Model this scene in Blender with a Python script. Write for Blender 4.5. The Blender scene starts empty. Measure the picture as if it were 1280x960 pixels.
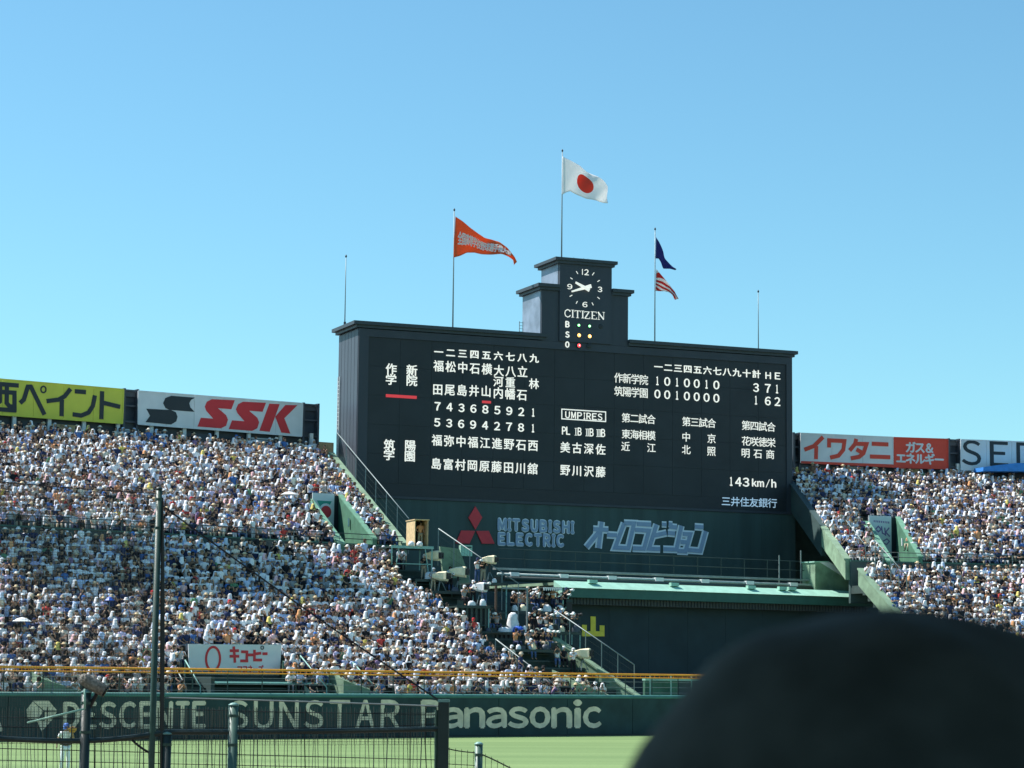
import bpy, math, random
import numpy as np
from mathutils import Vector, Matrix
random.seed(7); rng = np.random.default_rng(7)
sc = bpy.context.scene
COL = sc.collection

# ------------------------------------------------------------------ camera
F = 3000.0                                    # focal length in photo pixels (1280 wide)
CAMH = 3.5
PITCH = math.atan(370.0 / F); ROLL = 0.010
cam = bpy.data.cameras.new('camera'); camo = bpy.data.objects.new('camera', cam); COL.objects.link(camo)
cam.sensor_width = 36.0; cam.lens = F / 1280 * 36.0; cam.clip_end = 6000; cam.clip_start = 0.1
RC = Matrix.Rotation(math.pi / 2 + PITCH, 3, 'X') @ Matrix.Rotation(ROLL, 3, 'Z')
camo.matrix_world = Matrix.Translation((0, 0, CAMH)) @ RC.to_4x4()
cam.dof.use_dof = True; cam.dof.focus_distance = 165; cam.dof.aperture_fstop = 13
sc.camera = camo
# ------------------------------------------------------------------ world and sun
SUN = Vector((-0.58, 0.19, 0.79)).normalized()      # direction towards the sun
w = bpy.data.worlds.new('World'); sc.world = w; w.use_nodes = True
nt = w.node_tree; bg = nt.nodes['Background']
sky = nt.nodes.new('ShaderNodeTexSky'); sky.sky_type = 'NISHITA'; sky.sun_disc = False
sky.sun_elevation = math.asin(SUN.z); sky.sun_rotation = math.atan2(SUN.x, SUN.y)
sky.air_density = 1.0; sky.dust_density = 0.4; sky.ozone_density = 1.6; sky.altitude = 0
tint = nt.nodes.new('ShaderNodeMix'); tint.data_type = 'RGBA'; tint.blend_type = 'MULTIPLY'
tint.inputs[0].default_value = 1.0; tint.inputs[7].default_value = (0.50, 0.785, 0.80, 1)
nt.links.new(sky.outputs[0], tint.inputs[6]); nt.links.new(tint.outputs[2], bg.inputs[0])
bg.inputs[1].default_value = 0.128
sl = bpy.data.lights.new('sun', 'SUN'); sl.energy = 5.0; sl.angle = math.radians(0.53); sl.color = (1.0, 0.95, 0.90)
so = bpy.data.objects.new('sun', sl); COL.objects.link(so); so.rotation_euler = SUN.to_track_quat('Z', 'Y').to_euler()
so.location = (-120, 20, 140)
sc.view_settings.view_transform = 'Standard'; sc.view_settings.look = 'None'
sc.view_settings.exposure = 0.66; sc.view_settings.gamma = 1.0

# ------------------------------------------------------------------ helpers
def ray(px, py):
    d = RC @ Vector((px - 640.0, -(py - 480.0), -F)); return d / d.y
CAM = Vector((0, 0, CAMH))
def ground_hit(px, py, z=0.0):
    d = ray(px, py); t = (z - CAMH) / d.z; return CAM + d * t
def at(px, py, Y): return CAM + ray(px, py) * Y
class Frame:
    """A vertical plane through O: u runs to the right, v up (world z), w out of the plane towards the field."""
    def __init__(s, O, ang):
        s.O = Vector((O[0], O[1], 0)); s.a = ang
        s.u = Vector((math.cos(ang), math.sin(ang), 0)); s.n = Vector((math.sin(ang), -math.cos(ang), 0))
        s.M = Matrix(((s.u.x, 0, s.n.x, s.O.x), (s.u.y, 0, s.n.y, s.O.y), (0, 1, 0, 0), (0, 0, 0, 1)))
    def uv(s, px, py, w=0.0):
        d = ray(px, py); o = CAM - (s.O + s.n * w)
        t = -(o.dot(s.n)) / d.dot(s.n); p = CAM + d * t
        return ((p - s.O).dot(s.u), p.z)
    def P(s, u, v, w=0.0): return s.O + s.u * u + s.n * w + Vector((0, 0, v))
    def hit(s, px, py, w=0.0):
        u, v = s.uv(px, py, w); return s.P(u, v, w)
MAT = {}
def mat(name, col, rough=0.7, var=0.12, scale=3.0, metal=0.0, emit=0.0, spec=0.5, bump=0.0, streak=False):
    if name in MAT: return MAT[name]
    m = bpy.data.materials.new(name); m.use_nodes = True; n = m.node_tree; b = n.nodes['Principled BSDF']
    b.inputs['Roughness'].default_value = rough; b.inputs['Metallic'].default_value = metal
    b.inputs['Specular IOR Level'].default_value = spec
    b.inputs['Base Color'].default_value = (*col, 1)
    if var > 0:
        tc = n.nodes.new('ShaderNodeTexCoord'); nz = n.nodes.new('ShaderNodeTexNoise'); nz.inputs['Scale'].default_value = scale
        nz.inputs['Detail'].default_value = 5
        src = tc.outputs['Object']
        if streak:
            mp = n.nodes.new('ShaderNodeMapping'); mp.inputs['Scale'].default_value = (1, 0.08, 1) if streak == 'v' else (0.08, 1, 1)
            n.links.new(src, mp.inputs[0]); src = mp.outputs[0]
        n.links.new(src, nz.inputs['Vector'])
        mx = n.nodes.new('ShaderNodeMix'); mx.data_type = 'RGBA'
        mx.inputs[6].default_value = (*[c * (1 - var) for c in col], 1); mx.inputs[7].default_value = (*[min(1, c * (1 + var)) for c in col], 1)
        rp = n.nodes.new('ShaderNodeMapRange'); rp.inputs[1].default_value = 0.35; rp.inputs[2].default_value = 0.65
        n.links.new(nz.outputs[0], rp.inputs[0]); n.links.new(rp.outputs[0], mx.inputs[0]); n.links.new(mx.outputs[2], b.inputs['Base Color'])
        if bump > 0:
            bp = n.nodes.new('ShaderNodeBump'); bp.inputs['Strength'].default_value = bump; n.links.new(nz.outputs[0], bp.inputs['Height'])
            n.links.new(bp.outputs[0], b.inputs['Normal'])
    if emit > 0:
        b.inputs['Emission Color'].default_value = (*col, 1); b.inputs['Emission Strength'].default_value = emit
    MAT[name] = m; return m
def srgb(r, g, b): return tuple(((c / 255) / 12.92 if c / 255 <= 0.04045 else ((c / 255 + 0.055) / 1.055) ** 2.4) for c in (r, g, b))
MW = {}     # world matrices of parents
def empty(name, loc=(0, 0, 0), M=None):
    o = bpy.data.objects.new(name, None); o.empty_display_size = 0.3; COL.objects.link(o)
    o.matrix_world = M if M is not None else Matrix.Translation(loc); MW[o.name] = o.matrix_world.copy(); return o
def tag(o, label=None, cat=None, group=None, kind=None):
    if label: o['label'] = label
    if cat: o['category'] = cat
    if group: o['group'] = group
    if kind: o['kind'] = kind
    return o
class MB:
    def __init__(s): s.v = []; s.f = []; s.mi = []
    def add(s, vs, fs, mi=0):
        b = len(s.v); s.v += [tuple(v) for v in vs]; s.f += [tuple(b + i for i in f) for f in fs]; s.mi += [mi] * len(fs); return s
    def box8(s, c, mi=0):
        return s.add(c, [(0, 3, 2, 1), (4, 5, 6, 7), (0, 1, 5, 4), (1, 2, 6, 5), (2, 3, 7, 6), (3, 0, 4, 7)], mi)
    def box(s, x0, x1, y0, y1, z0, z1, mi=0, fr=None):
        c = [(x0, y0, z0), (x1, y0, z0), (x1, y1, z0), (x0, y1, z0), (x0, y0, z1), (x1, y0, z1), (x1, y1, z1), (x0, y1, z1)]
        if fr: c = [fr.P(a[0], a[2], -a[1]) for a in c]      # x=u, z=v, y = depth behind the plane
        return s.box8(c, mi)
    def beam(s, p, q, a, b=None, mi=0, up=Vector((0, 0, 1))):
        b = b or a; p = Vector(p); q = Vector(q); d = (q - p).normalized()
        x = d.cross(up)
        if x.length < 1e-3: x = d.cross(Vector((1, 0, 0)))
        x.normalize(); y = x.cross(d).normalized(); c = []
        for e in (p, q):
            for sx, sy in ((-1, -1), (1, -1), (1, 1), (-1, 1)): c.append(e + x * a / 2 * sx + y * b / 2 * sy)
        return s.box8(c, mi)
    def tube(s, pts, r, n=6, mi=0, caps=True):
        pts = [Vector(p) for p in pts]; rs = r if isinstance(r, (list, tuple)) else [r] * len(pts); rings = []
        px = None
        for i, p in enumerate(pts):
            d = (pts[min(i + 1, len(pts) - 1)] - pts[max(i - 1, 0)]).normalized()
            x = px - d * px.dot(d) if px is not None else d.cross(Vector((0, 0, 1)))
            if x.length < 1e-3: x = d.cross(Vector((0, 1, 0)))
            x.normalize(); px = x; y = d.cross(x)
            rings.append([p + (x * math.cos(k * 2 * math.pi / n) + y * math.sin(k * 2 * math.pi / n)) * rs[i] for k in range(n)])
        vs = [v for ring in rings for v in ring]; fs = []
        for i in range(len(pts) - 1):
            for k in range(n): a = i * n + k; b = i * n + (k + 1) % n; fs.append((a, b, b + n, a + n))
        if caps: fs += [tuple(range(n))[::-1], tuple((len(pts) - 1) * n + k for k in range(n))]
        return s.add(vs, fs, mi)
    def prism(s, poly, w0, w1, fr, mi=0):
        """poly: list of (u, v) on frame fr, from w0 to w1 (towards the field)"""
        n = len(poly); vs = [fr.P(u, v, w0) for u, v in poly] + [fr.P(u, v, w1) for u, v in poly]
        return s.add(vs, [tuple(range(n))[::-1], tuple(range(n, 2 * n))] + [(i, (i + 1) % n, (i + 1) % n + n, i + n) for i in range(n)], mi)
    def build(s, name, mats, parent=None, smooth=False, world=True):
        me = bpy.data.meshes.new(name); vs = s.v
        if parent is not None and world:
            Mi = MW[parent.name].inverted(); vs = [tuple(Mi @ Vector(v)) for v in vs]
        me.from_pydata(vs, [], s.f)
        if not isinstance(mats, (list, tuple)): mats = [mats]
        for m in mats: me.materials.append(m)
        if len(mats) > 1: me.polygons.foreach_set('material_index', s.mi)
        if smooth: me.polygons.foreach_set('use_smooth', [True] * len(me.polygons))
        me.update(); o = bpy.data.objects.new(name, me); COL.objects.link(o)
        if parent is not None: o.parent = parent; MW[o.name] = MW[parent.name].copy() if world else MW[parent.name].copy()
        else: MW[o.name] = Matrix.Identity(4)
        return o
def clone(src, parent, name=None):
    o = src.copy(); COL.objects.link(o)
    if parent is not None: o.parent = parent
    return o

# ------------------------------------------------------------------ colours and materials
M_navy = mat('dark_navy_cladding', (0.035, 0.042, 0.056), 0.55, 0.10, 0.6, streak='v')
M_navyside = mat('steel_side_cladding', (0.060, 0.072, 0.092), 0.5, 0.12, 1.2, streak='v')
M_corn = mat('cornice_metal', (0.035, 0.045, 0.055), 0.5, 0.1, 1.0)
M_disp = mat('display_black', (0.021, 0.025, 0.031), 0.6, 0.16, 0.35)
M_disp2 = mat('display_strip_black', (0.020, 0.023, 0.029), 0.6, 0.06, 2.0)
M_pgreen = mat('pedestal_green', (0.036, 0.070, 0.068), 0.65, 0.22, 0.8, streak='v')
M_wallg = mat('backscreen_green', (0.024, 0.046, 0.052), 0.8, 0.14, 0.5)
M_mint = mat('mint_paint', (0.32, 0.58, 0.46), 0.55, 0.10, 1.5)
M_mintw = mat('pale_green_concrete', (0.20, 0.31, 0.205), 0.85, 0.22, 1.2)
M_green = mat('green_painted_wall', (0.055, 0.17, 0.105), 0.75, 0.2, 1.2)
M_fascia = mat('green_fascia', (0.035, 0.13, 0.10), 0.6, 0.08, 1.5)
M_fence = mat('fence_pad_green', (0.018, 0.045, 0.048), 0.75, 0.22, 0.9)
M_cap = mat('fence_cap_teal', (0.06, 0.19, 0.17), 0.5, 0.10, 2.0)
M_letter = mat('fence_letter_cream', (0.84, 0.66, 0.50), 0.8, 0.14, 2.0)
M_led = mat('led_white', (0.80, 0.77, 0.70), 0.6, 0.0, emit=0.5)
M_ledblue = mat('led_pale_blue', (0.36, 0.52, 0.66), 0.6, 0.0, emit=0.45)
M_ledred = mat('led_red', (0.75, 0.05, 0.06), 0.6, 0.0, emit=0.35)
M_white = mat('white_paint', (0.74, 0.77, 0.76), 0.6, 0.05, 2.0)
M_signw = mat('sign_white', (0.66, 0.70, 0.72), 0.6, 0.05, 0.8)
M_yellow = mat('sign_yellow', (0.62, 0.62, 0.07), 0.6, 0.05, 0.8)
M_ink = mat('sign_black', (0.02, 0.028, 0.035), 0.6, 0.0)
M_red = mat('sign_red', (0.62, 0.03, 0.04), 0.6, 0.04, 1.0)
M_redo = mat('sign_orange_red', (0.68, 0.06, 0.03), 0.6, 0.04, 1.0)
M_steel = mat('galvanised_steel', (0.22, 0.27, 0.27), 0.5, 0.1, 4, metal=0.2)
M_dsteel = mat('dark_green_steel', (0.022, 0.045, 0.042), 0.5, 0.1, 4)
M_msteel = mat('mint_steel', (0.22, 0.42, 0.38), 0.5, 0.1, 4)
M_orange = mat('orange_rail', (0.80, 0.34, 0.03), 0.45, 0.08, 4)
M_conc = mat('stand_concrete_green', (0.035, 0.065, 0.058), 0.85, 0.2, 1.5)
M_tan = mat('camera_cover_canvas', (0.86, 0.76, 0.52), 0.8, 0.08, 5, bump=0.1)
M_wood = mat('plywood', (0.62, 0.45, 0.24), 0.75, 0.14, 5)
M_black = mat('black_plastic', (0.012, 0.012, 0.014), 0.4, 0.0)
M_plast = mat('white_plastic_sheet', (0.75, 0.77, 0.78), 0.4, 0.06, 6, bump=0.2)
M_tarp = mat('blue_tarpaulin', (0.02, 0.10, 0.50), 0.5, 0.1, 4)
M_blogo = mat('sign_steel_blue', (0.28, 0.37, 0.52), 0.5, 0.05, 3)
M_blogo2 = mat('sign_pale_outline', (0.74, 0.80, 0.86), 0.5, 0.0)
M_rlogo = mat('three_diamond_red', (0.66, 0.04, 0.055), 0.6, 0.05, 2)
M_ylet = mat('yellow_letter_paint', (0.88, 0.72, 0.08), 0.7, 0.08, 3)

# ------------------------------------------------------------------ lettering
GC = {}
def raw_glyph(ch):
    if ch in GC: return GC[ch]
    cu = bpy.data.curves.new('glyph', 'FONT'); cu.body = ch; cu.resolution_u = 3
    o = bpy.data.objects.new('glyph', cu); COL.objects.link(o)
    me = o.to_mesh(); vs = np.array([v.co[:2] for v in me.vertices]) if len(me.vertices) else np.zeros((0, 2))
    fs = [tuple(p.vertices) for p in me.polygons]; o.to_mesh_clear()
    bpy.data.objects.remove(o); bpy.data.curves.remove(cu)
    GC[ch] = (vs, fs); return GC[ch]
_v, _ = raw_glyph('国'); EM = (_v.max(0) - _v.min(0)).max() / 0.93; EMC = (_v.max(0) + _v.min(0)) / 2
def full(ch): return chr(ord(ch) + 0xFEE0) if 33 <= ord(ch) <= 126 else ch
def put(mb, ch, cu_, cv, wd, ht, fr, w, mode='em', bold=0.0, mi=0, shear=0.0, step=0.003, side='n'):
    """put a glyph centred at (cu_, cv) on the plane; 'em': the em square is wd x ht; 'box': the outline's box is wd x ht"""
    vs, fs = raw_glyph(ch)
    if len(vs) == 0: return
    if mode == 'em': q = (vs - EMC) / EM
    else:
        c = (vs.max(0) + vs.min(0)) / 2; q = (vs - c) / np.maximum(vs.max(0) - vs.min(0), 1e-4)
    offs = [(0, 0)] if bold == 0 else ([(-bold, 0), (bold, 0), (0, bold * .8), (0, -bold * .8)] if side == 'n' else
            [(bold * math.cos(k * math.pi / 4), bold * math.sin(k * math.pi / 4)) for k in range(8)])
    for k, (du, dv) in enumerate(offs):
        kw = w + k * step
        P = [fr.P(cu_ + a * wd + b * ht * shear + du, cv + b * ht + dv, kw) for a, b in q]
        mb.add(P, fs, mi)
def word(mb, text, px0, px1, py0, py1, fr, w, bold=0.0, mi=0, gap=0.12, widths=None, dy=0.0, conv=full, shear=0.0, side='n', thin=None):
    """fit a word of caps/digits between pixel columns px0..px1; py0/py1 = top/bottom at the word's left, dy = drop at its right"""
    rel = [(widths or {}).get(c, {'I': .42, '1': .45, 'i': .30, 'M': 1.15, 'm': 1.35, 'W': 1.3, '/': .5, ' ': .6, 'l': .28}.get(c, 1.0)) for c in text]
    tot = sum(rel) + gap * (len(text) - 1); x = 0
    for c, r in zip(text, rel):
        a = px0 + (px1 - px0) * x / tot; b = px0 + (px1 - px0) * (x + r) / tot; x += r + gap
        if c == ' ': continue
        t = (a - px0) / (px1 - px0) * dy; t2 = (b - px0) / (px1 - px0) * dy
        u0, v0 = fr.uv(a, py0 + (t + t2) / 2, w); u1, v1 = fr.uv(b, py1 + (t + t2) / 2, w)
        if c in (thin or {}): v0 = v1 + (v0 - v1) * thin[c]
        put(mb, conv(c), (u0 + u1) / 2, (v0 + v1) / 2, max((u1 - u0) - 2 * bold, bold * 1.3), (v0 - v1) - 1.6 * bold, fr, w, 'box', bold, mi, shear, side=side)
def stroke(mb, pts, wd, fr, w0, w1=None, mi=0, closed=False):
    """thick polyline on the plane with mitred joints; pts in (u, v)"""
    n = len(pts); L = []; R = []
    for i in range(n):
        p = Vector(pts[i]); a = Vector(pts[i - 1]) if (i > 0 or closed) else None; b = Vector(pts[(i + 1) % n]) if (i < n - 1 or closed) else None
        d1 = (p - a).normalized() if a is not None else None; d2 = (b - p).normalized() if b is not None else None
        d1 = d1 or d2; d2 = d2 or d1
        t = (d1 + d2); t = t.normalized() if t.length > 1e-6 else d1
        nn = Vector((-t.y, t.x)); c = max(0.35, nn.dot(Vector((-d1.y, d1.x))))
        L.append(p + nn * wd / 2 / c); R.append(p - nn * wd / 2 / c)
    segs = n if closed else n - 1
    for i in range(segs):
        j = (i + 1) % n; q = [R[i], R[j], L[j], L[i]]
        if w1 is None: mb.add([fr.P(a.x, a.y, w0) for a in q], [(0, 1, 2, 3)], mi)
        else: mb.prism([(a.x, a.y) for a in q], w0, w1, fr, mi)
def arc(cx, cy, rx, ry, a0, a1, n=10):
    return [(cx + rx * math.cos(math.radians(a0 + (a1 - a0) * k / n)), cy + ry * math.sin(math.radians(a0 + (a1 - a0) * k / n))) for k in range(n + 1)]
# ------------------------------------------------------------------ plan of the place
A_F = math.atan2(*(lambda d: (d.y, d.x))(ground_hit(750, 920) - ground_hit(0, 927)))
FENCE = Frame(ground_hit(0, 927), A_F)
def along(fr, px, w=0.0): return fr.uv(px, 700, w)[0]
S_B = along(FENCE, 905)                                   # the fence bends here, hidden behind the cap in front
bend = FENCE.P(S_B, 0)
FENCE_R = Frame(bend, math.radians(14))
LC = lambda u, v=0, back=0.0: FENCE.P(u, v, -back)
# left stand lines (plan): front, cross aisle, upper front, top
SIGN_L = Frame(at(0, 520, 177), math.atan2((at(375, 546, 190) - at(0, 520, 177)).y, (at(375, 546, 190) - at(0, 520, 177)).x))
SIGN_R = Frame(at(1000, 577, 206.5), math.atan2((at(1185, 585, 211) - at(1000, 577, 206.5)).y, (at(1185, 585, 211) - at(1000, 577, 206.5)).x))
def fpt(fr, px, w): 
    u = fr.uv(px, 700, w)[0]; p = fr.P(u, 0, w); return Vector((p.x, p.y))
FC_R = Frame(at(1200, 700, 184), math.radians(15))
class Stand:
    """a ruled flight of terraces: front line a-b at height h0, back line c-d at height h1"""
    def __init__(s, a, b, c, d, h0, h1, n): s.a, s.b, s.c, s.d, s.h0, s.h1, s.n = a, b, c, d, h0, h1, n; s.rise = (h1 - h0) / (n - 1)
    def pt(s, f, t, z=None):
        p = s.a.lerp(s.b, f); q = s.c.lerp(s.d, f); r = p.lerp(q, t); return Vector((r.x, r.y, s.h0 + s.rise * (t * s.n) if z is None else z))
    def h(s, k): return s.h0 + s.rise * k
    def width(s, k): t = k / s.n; return (s.pt(1, t) - s.pt(0, t)).length
    def ang(s, t=0): d = s.pt(1, t) - s.pt(0, t); return math.atan2(d.y, d.x)
    def find(s, px, py):
        """row and fraction where a foot seen at this pixel stands"""
        d = ray(px, py)
        for k in range(s.n):
            t = (k + .35) / s.n; a = s.pt(0, t, 0); b = s.pt(1, t, 0); e = b - a
            # plane through the row line
            nrm = Vector((-e.y, e.x, 0)); tt = (a - CAM).dot(nrm) / d.dot(nrm); p = CAM + d * tt
            if p.z <= s.h(k): return k, (Vector((p.x, p.y, 0)) - a).dot(e) / e.dot(e)
        return s.n - 1, 0.5
LOW_L = Stand(fpt(FENCE, -130, -1.0), fpt(FENCE, 797, -1.0), fpt(FENCE, -130, -17.0), fpt(FENCE, 548, -17.0), 2.0, 10.95, 20)
UP_L = Stand(fpt(FENCE, -130, -18.6), fpt(FENCE, 503, -18.6), fpt(SIGN_L, -130, 1.3), fpt(SIGN_L, 409, 1.3), 12.4, 20.3, 18)
LOW_R = Stand(fpt(FENCE_R, 1215, -1.0), fpt(FENCE_R, 1420, -1.0), fpt(FC_R, 1078, 1.6), fpt(FC_R, 1420, 1.6), 2.0, 10.95, 20)
UP_R = Stand(fpt(FC_R, 1062, 0), fpt(FC_R, 1420, 0), fpt(SIGN_R, 985, 1.3), fpt(SIGN_R, 1420, 1.3), 12.4, 20.3, 18)

RCi = RC.transposed()
def project(p):
    q = RCi @ (Vector(p) - CAM); return 640 + q.x / -q.z * F, 480 - q.y / -q.z * F
def vom_range(st, pxa, pxb, depth):
    def fr_(px):
        lo, hi = 0.0, 1.0
        for _ in range(40):
            m_ = (lo + hi) / 2
            if project(st.pt(m_, 0))[0] < px: lo = m_
            else: hi = m_
        return lo
    return (fr_(pxa), fr_(pxb), depth)
UPV_L = vom_range(UP_L, 429, 465, .44); UPV_R = vom_range(UP_R, 1116, 1148, .44)
# ------------------------------------------------------------------ field
def grass_material():
    m = bpy.data.materials.new('outfield_grass'); m.use_nodes = True; n = m.node_tree; b = n.nodes['Principled BSDF']; b.inputs['Roughness'].default_value = 0.9
    b.inputs['Specular IOR Level'].default_value = 0.2
    g = n.nodes.new('ShaderNodeNewGeometry'); mp = n.nodes.new('ShaderNodeMapping'); mp.inputs['Rotation'].default_value = (0, 0, math.radians(-12)); n.links.new(g.outputs['Position'], mp.inputs[0])
    wv = n.nodes.new('ShaderNodeTexNoise'); wv.inputs['Scale'].default_value = 0.25; wv.inputs['Detail'].default_value = 2
    mp2 = n.nodes.new('ShaderNodeMapping'); mp2.inputs['Scale'].default_value = (0.06, 1, 1); n.links.new(mp.outputs[0], mp2.inputs[0]); n.links.new(mp2.outputs[0], wv.inputs['Vector'])
    nz = n.nodes.new('ShaderNodeTexNoise'); nz.inputs['Scale'].default_value = 9; nz.inputs['Detail'].default_value = 6; n.links.new(g.outputs['Position'], nz.inputs['Vector'])
    rp = n.nodes.new('ShaderNodeValToRGB'); rp.color_ramp.elements[0].position = 0.35; rp.color_ramp.elements[1].position = 0.68
    rp.color_ramp.elements[0].color = (0.128, 0.200, 0.076, 1); rp.color_ramp.elements[1].color = (0.175, 0.255, 0.100, 1); n.links.new(wv.outputs[0], rp.inputs[0])
    mx = n.nodes.new('ShaderNodeMix'); mx.data_type = 'RGBA'; mx.blend_type = 'MULTIPLY'; mx.inputs[0].default_value = 0.5
    n.links.new(rp.outputs[0], mx.inputs[6]); n.links.new(nz.outputs[0], mx.inputs[7])
    gm = n.nodes.new('ShaderNodeMix'); gm.data_type = 'RGBA'; gm.blend_type = 'MULTIPLY'; gm.inputs[0].default_value = 1; gm.inputs[7].default_value = (1.45, 1.45, 1.45, 1)
    n.links.new(mx.outputs[2], gm.inputs[6]); n.links.new(gm.outputs[2], b.inputs['Base Color'])
    bp = n.nodes.new('ShaderNodeBump'); bp.inputs['Strength'].default_value = 0.5; n.links.new(nz.outputs[0], bp.inputs['Height']); n.links.new(bp.outputs[0], b.inputs['Normal'])
    return m
mb = MB(); mb.add([(-2500, -600, 0), (2500, -600, 0), (2500, 4500, 0), (-2500, 4500, 0)], [(0, 1, 2, 3)])
tag(mb.build('ground', mat('distant_ground', (0.10, 0.10, 0.09), 0.9, 0.2, 0.05)), kind='structure')
e0 = FENCE.P(-60, 0); mb = MB(); e2 = FENCE_R.P(90, 0)
mb.add([(-85, 35, .02), (70, 35, .02), (e2.x, e2.y, .02), (bend.x, bend.y, .02), (e0.x, e0.y, .02)], [(0, 1, 2, 3, 4)])
tag(mb.build('outfield_grass', grass_material()), kind='structure')
mb = MB(); mb.add([(-85, 6, .03), (70, 6, .03), (70, 34.9, .03), (-85, 34.9, .03)], [(0, 1, 2, 3)])
tag(mb.build('infield_dirt', mat('infield_dirt', (0.12, 0.085, 0.06), 0.95, 0.2, 2, bump=.2)), kind='structure')

# ------------------------------------------------------------------ outfield fence
FH = 2.55
fen = empty('outfield_fence', FENCE.P(0, 0)); tag(fen, 'long dark green padded outfield fence with cream advertising letters along the grass', 'fence')
u = -50.0
while u < S_B - 0.1:
    u2 = min(u + 5.6, S_B); MB().box(u + .02, u2 - .02, 0, .25, .12, FH - .16, fr=FENCE).build('pad_panel', M_fence, fen); u = u2
u = 0.0
while u < 90:
    MB().box(u + .02, u + 5.58, 0, .25, .12, FH - .16, fr=FENCE_R).build('pad_panel', M_fence, fen); u += 5.6
mb = MB(); mb.box(-50, S_B, .05, .3, 0, FH - .1, fr=FENCE); mb.box(0, 90, .05, .3, 0, FH - .1, fr=FENCE_R); mb.build('fence_backing', M_ink, fen)
mb = MB(); mb.tube([FENCE.P(-50, FH - .08, -.12), FENCE.P(S_B, FH - .08, -.12), FENCE_R.P(90, FH - .08, -.12)], .15, 10); mb.build('cap_rail', M_cap, fen, smooth=True)
def fword(name, *a, **k):
    mb = MB(); word(mb, *a, FENCE, .012, **k); return mb.build('lettering', M_letter, fen)
fword('', 'DESCENTE', 79, 257, 877, 911.5, bold=.06, gap=.2, dy=-1, widths={'E': .8, 'T': .8})
fword('', 'SUNSTAR', 286, 500, 875.5, 911.5, bold=.035, gap=.32, dy=-1, widths={'T': 1.05})
fword('', 'Panasonic', 526, 752, 874.5, 910.5, bold=.085, gap=.05, dy=-.3, widths={'i': .42, 'c': .9},
      thin={'a': .74, 'n': .74, 's': .76, 'o': .76, 'c': .76})
mb = MB()                                                 # the angular emblem before the first word
def fpx(pts): return [FENCE.uv(x, y) for x, y in pts]
mb.prism(fpx([(41, 876), (61, 876), (71, 888), (55, 888)]), .0, .014, FENCE); mb.prism(fpx([(33, 887), (41, 877), (54, 889), (47, 899), (34, 898)]), .0, .014, FENCE)
mb.prism(fpx([(56, 889.5), (71, 889.5), (64, 901), (56, 901)]), .0, .014, FENCE); mb.prism(fpx([(46, 901), (63, 902), (52, 914)]), .0, .014, FENCE)
mb.build('emblem', M_letter, fen)
mb = MB(); word(mb, 'A', -34, 4, 876, 914, FENCE, .012, bold=.05); mb.build('lettering', M_letter, fen)
# orange guard rail standing on the fence
gr = empty('guard_rail', FENCE.P(0, FH)); tag(gr, 'orange topped guard rail on posts running along the top of the outfield fence', 'railing')
for hh, rr in ((3.93, .075), (3.72, .045)):
    MB().tube([FENCE.P(-50, hh, -.5), FENCE.P(S_B, hh, -.5), FENCE_R.P(60, hh, -.5)], rr, 6).build('rail', M_orange, gr, smooth=True)
u = -49.0
while u < S_B: MB().beam(FENCE.P(u, 2.2, -.5), FENCE.P(u, 3.9, -.5), .06).build('post', M_dsteel, gr); u += 2.35
mb = MB(); u = -49.0
while u < S_B + 4: mb.beam(FENCE.P(u, 3.74, -.5), FENCE.P(u, 3.93, -.5), .025); u += .42
tag(mb.build('rail_bar', M_orange, gr), kind='stuff')
mb = MB()
for hh in (2.75, 3.1, 3.45): mb.tube([FENCE.P(-50, hh, -.5), FENCE.P(S_B, hh, -.5)], .012, 4)
mb.build('guard_wire', M_steel, gr)

# ------------------------------------------------------------------ grandstands
def terraces(st, name, label, cut=None):
    root = empty(name, st.pt(.5, 0)); tag(root, label, 'grandstand')
    for k in range(st.n):
        t0, t1 = k / st.n, (k + 1) / st.n; h = st.h(k); lo = max(h - .9, -.3)
        for fa, fb in (((0, cut[0]), (cut[1], 1)) if cut and t0 < cut[2] else ((0, 1),)):
            a, b, c, d = st.pt(fa, t0, h), st.pt(fb, t0, h), st.pt(fb, t1, h), st.pt(fa, t1, h); z = Vector((0, 0, lo - h + .003 * (k % 2)))
            MB().box8([a + z, b + z, c + z, d + z, a, b, c, d]).build('terrace_step', M_conc, root)
            q0, q1 = t0 + .42 / st.n, t0 + .72 / st.n; z1 = h + .36; z2 = h + .41; g = .004
            P = [st.pt(fa + g, q0, z1), st.pt(fb - g, q0, z1), st.pt(fb - g, q1, z1), st.pt(fa + g, q1, z1)]
            MB().box8(P + [p + Vector((0, 0, z2 - z1)) for p in P]).build('bench', M_dsteel if k % 2 else M_pgreen, root)
    return root
STL = terraces(LOW_L, 'lower_grandstand', 'packed lower left outfield stand rising behind the orange rail')
STU = terraces(UP_L, 'upper_grandstand', 'packed upper left outfield stand below the yellow and white signboards', UPV_L)
SRL = terraces(LOW_R, 'lower_grandstand', 'lower right outfield stand partly hidden by the dark cap')
SRU = terraces(UP_R, 'upper_grandstand', 'upper right outfield stand below the red and white signboard', UPV_R)
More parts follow.
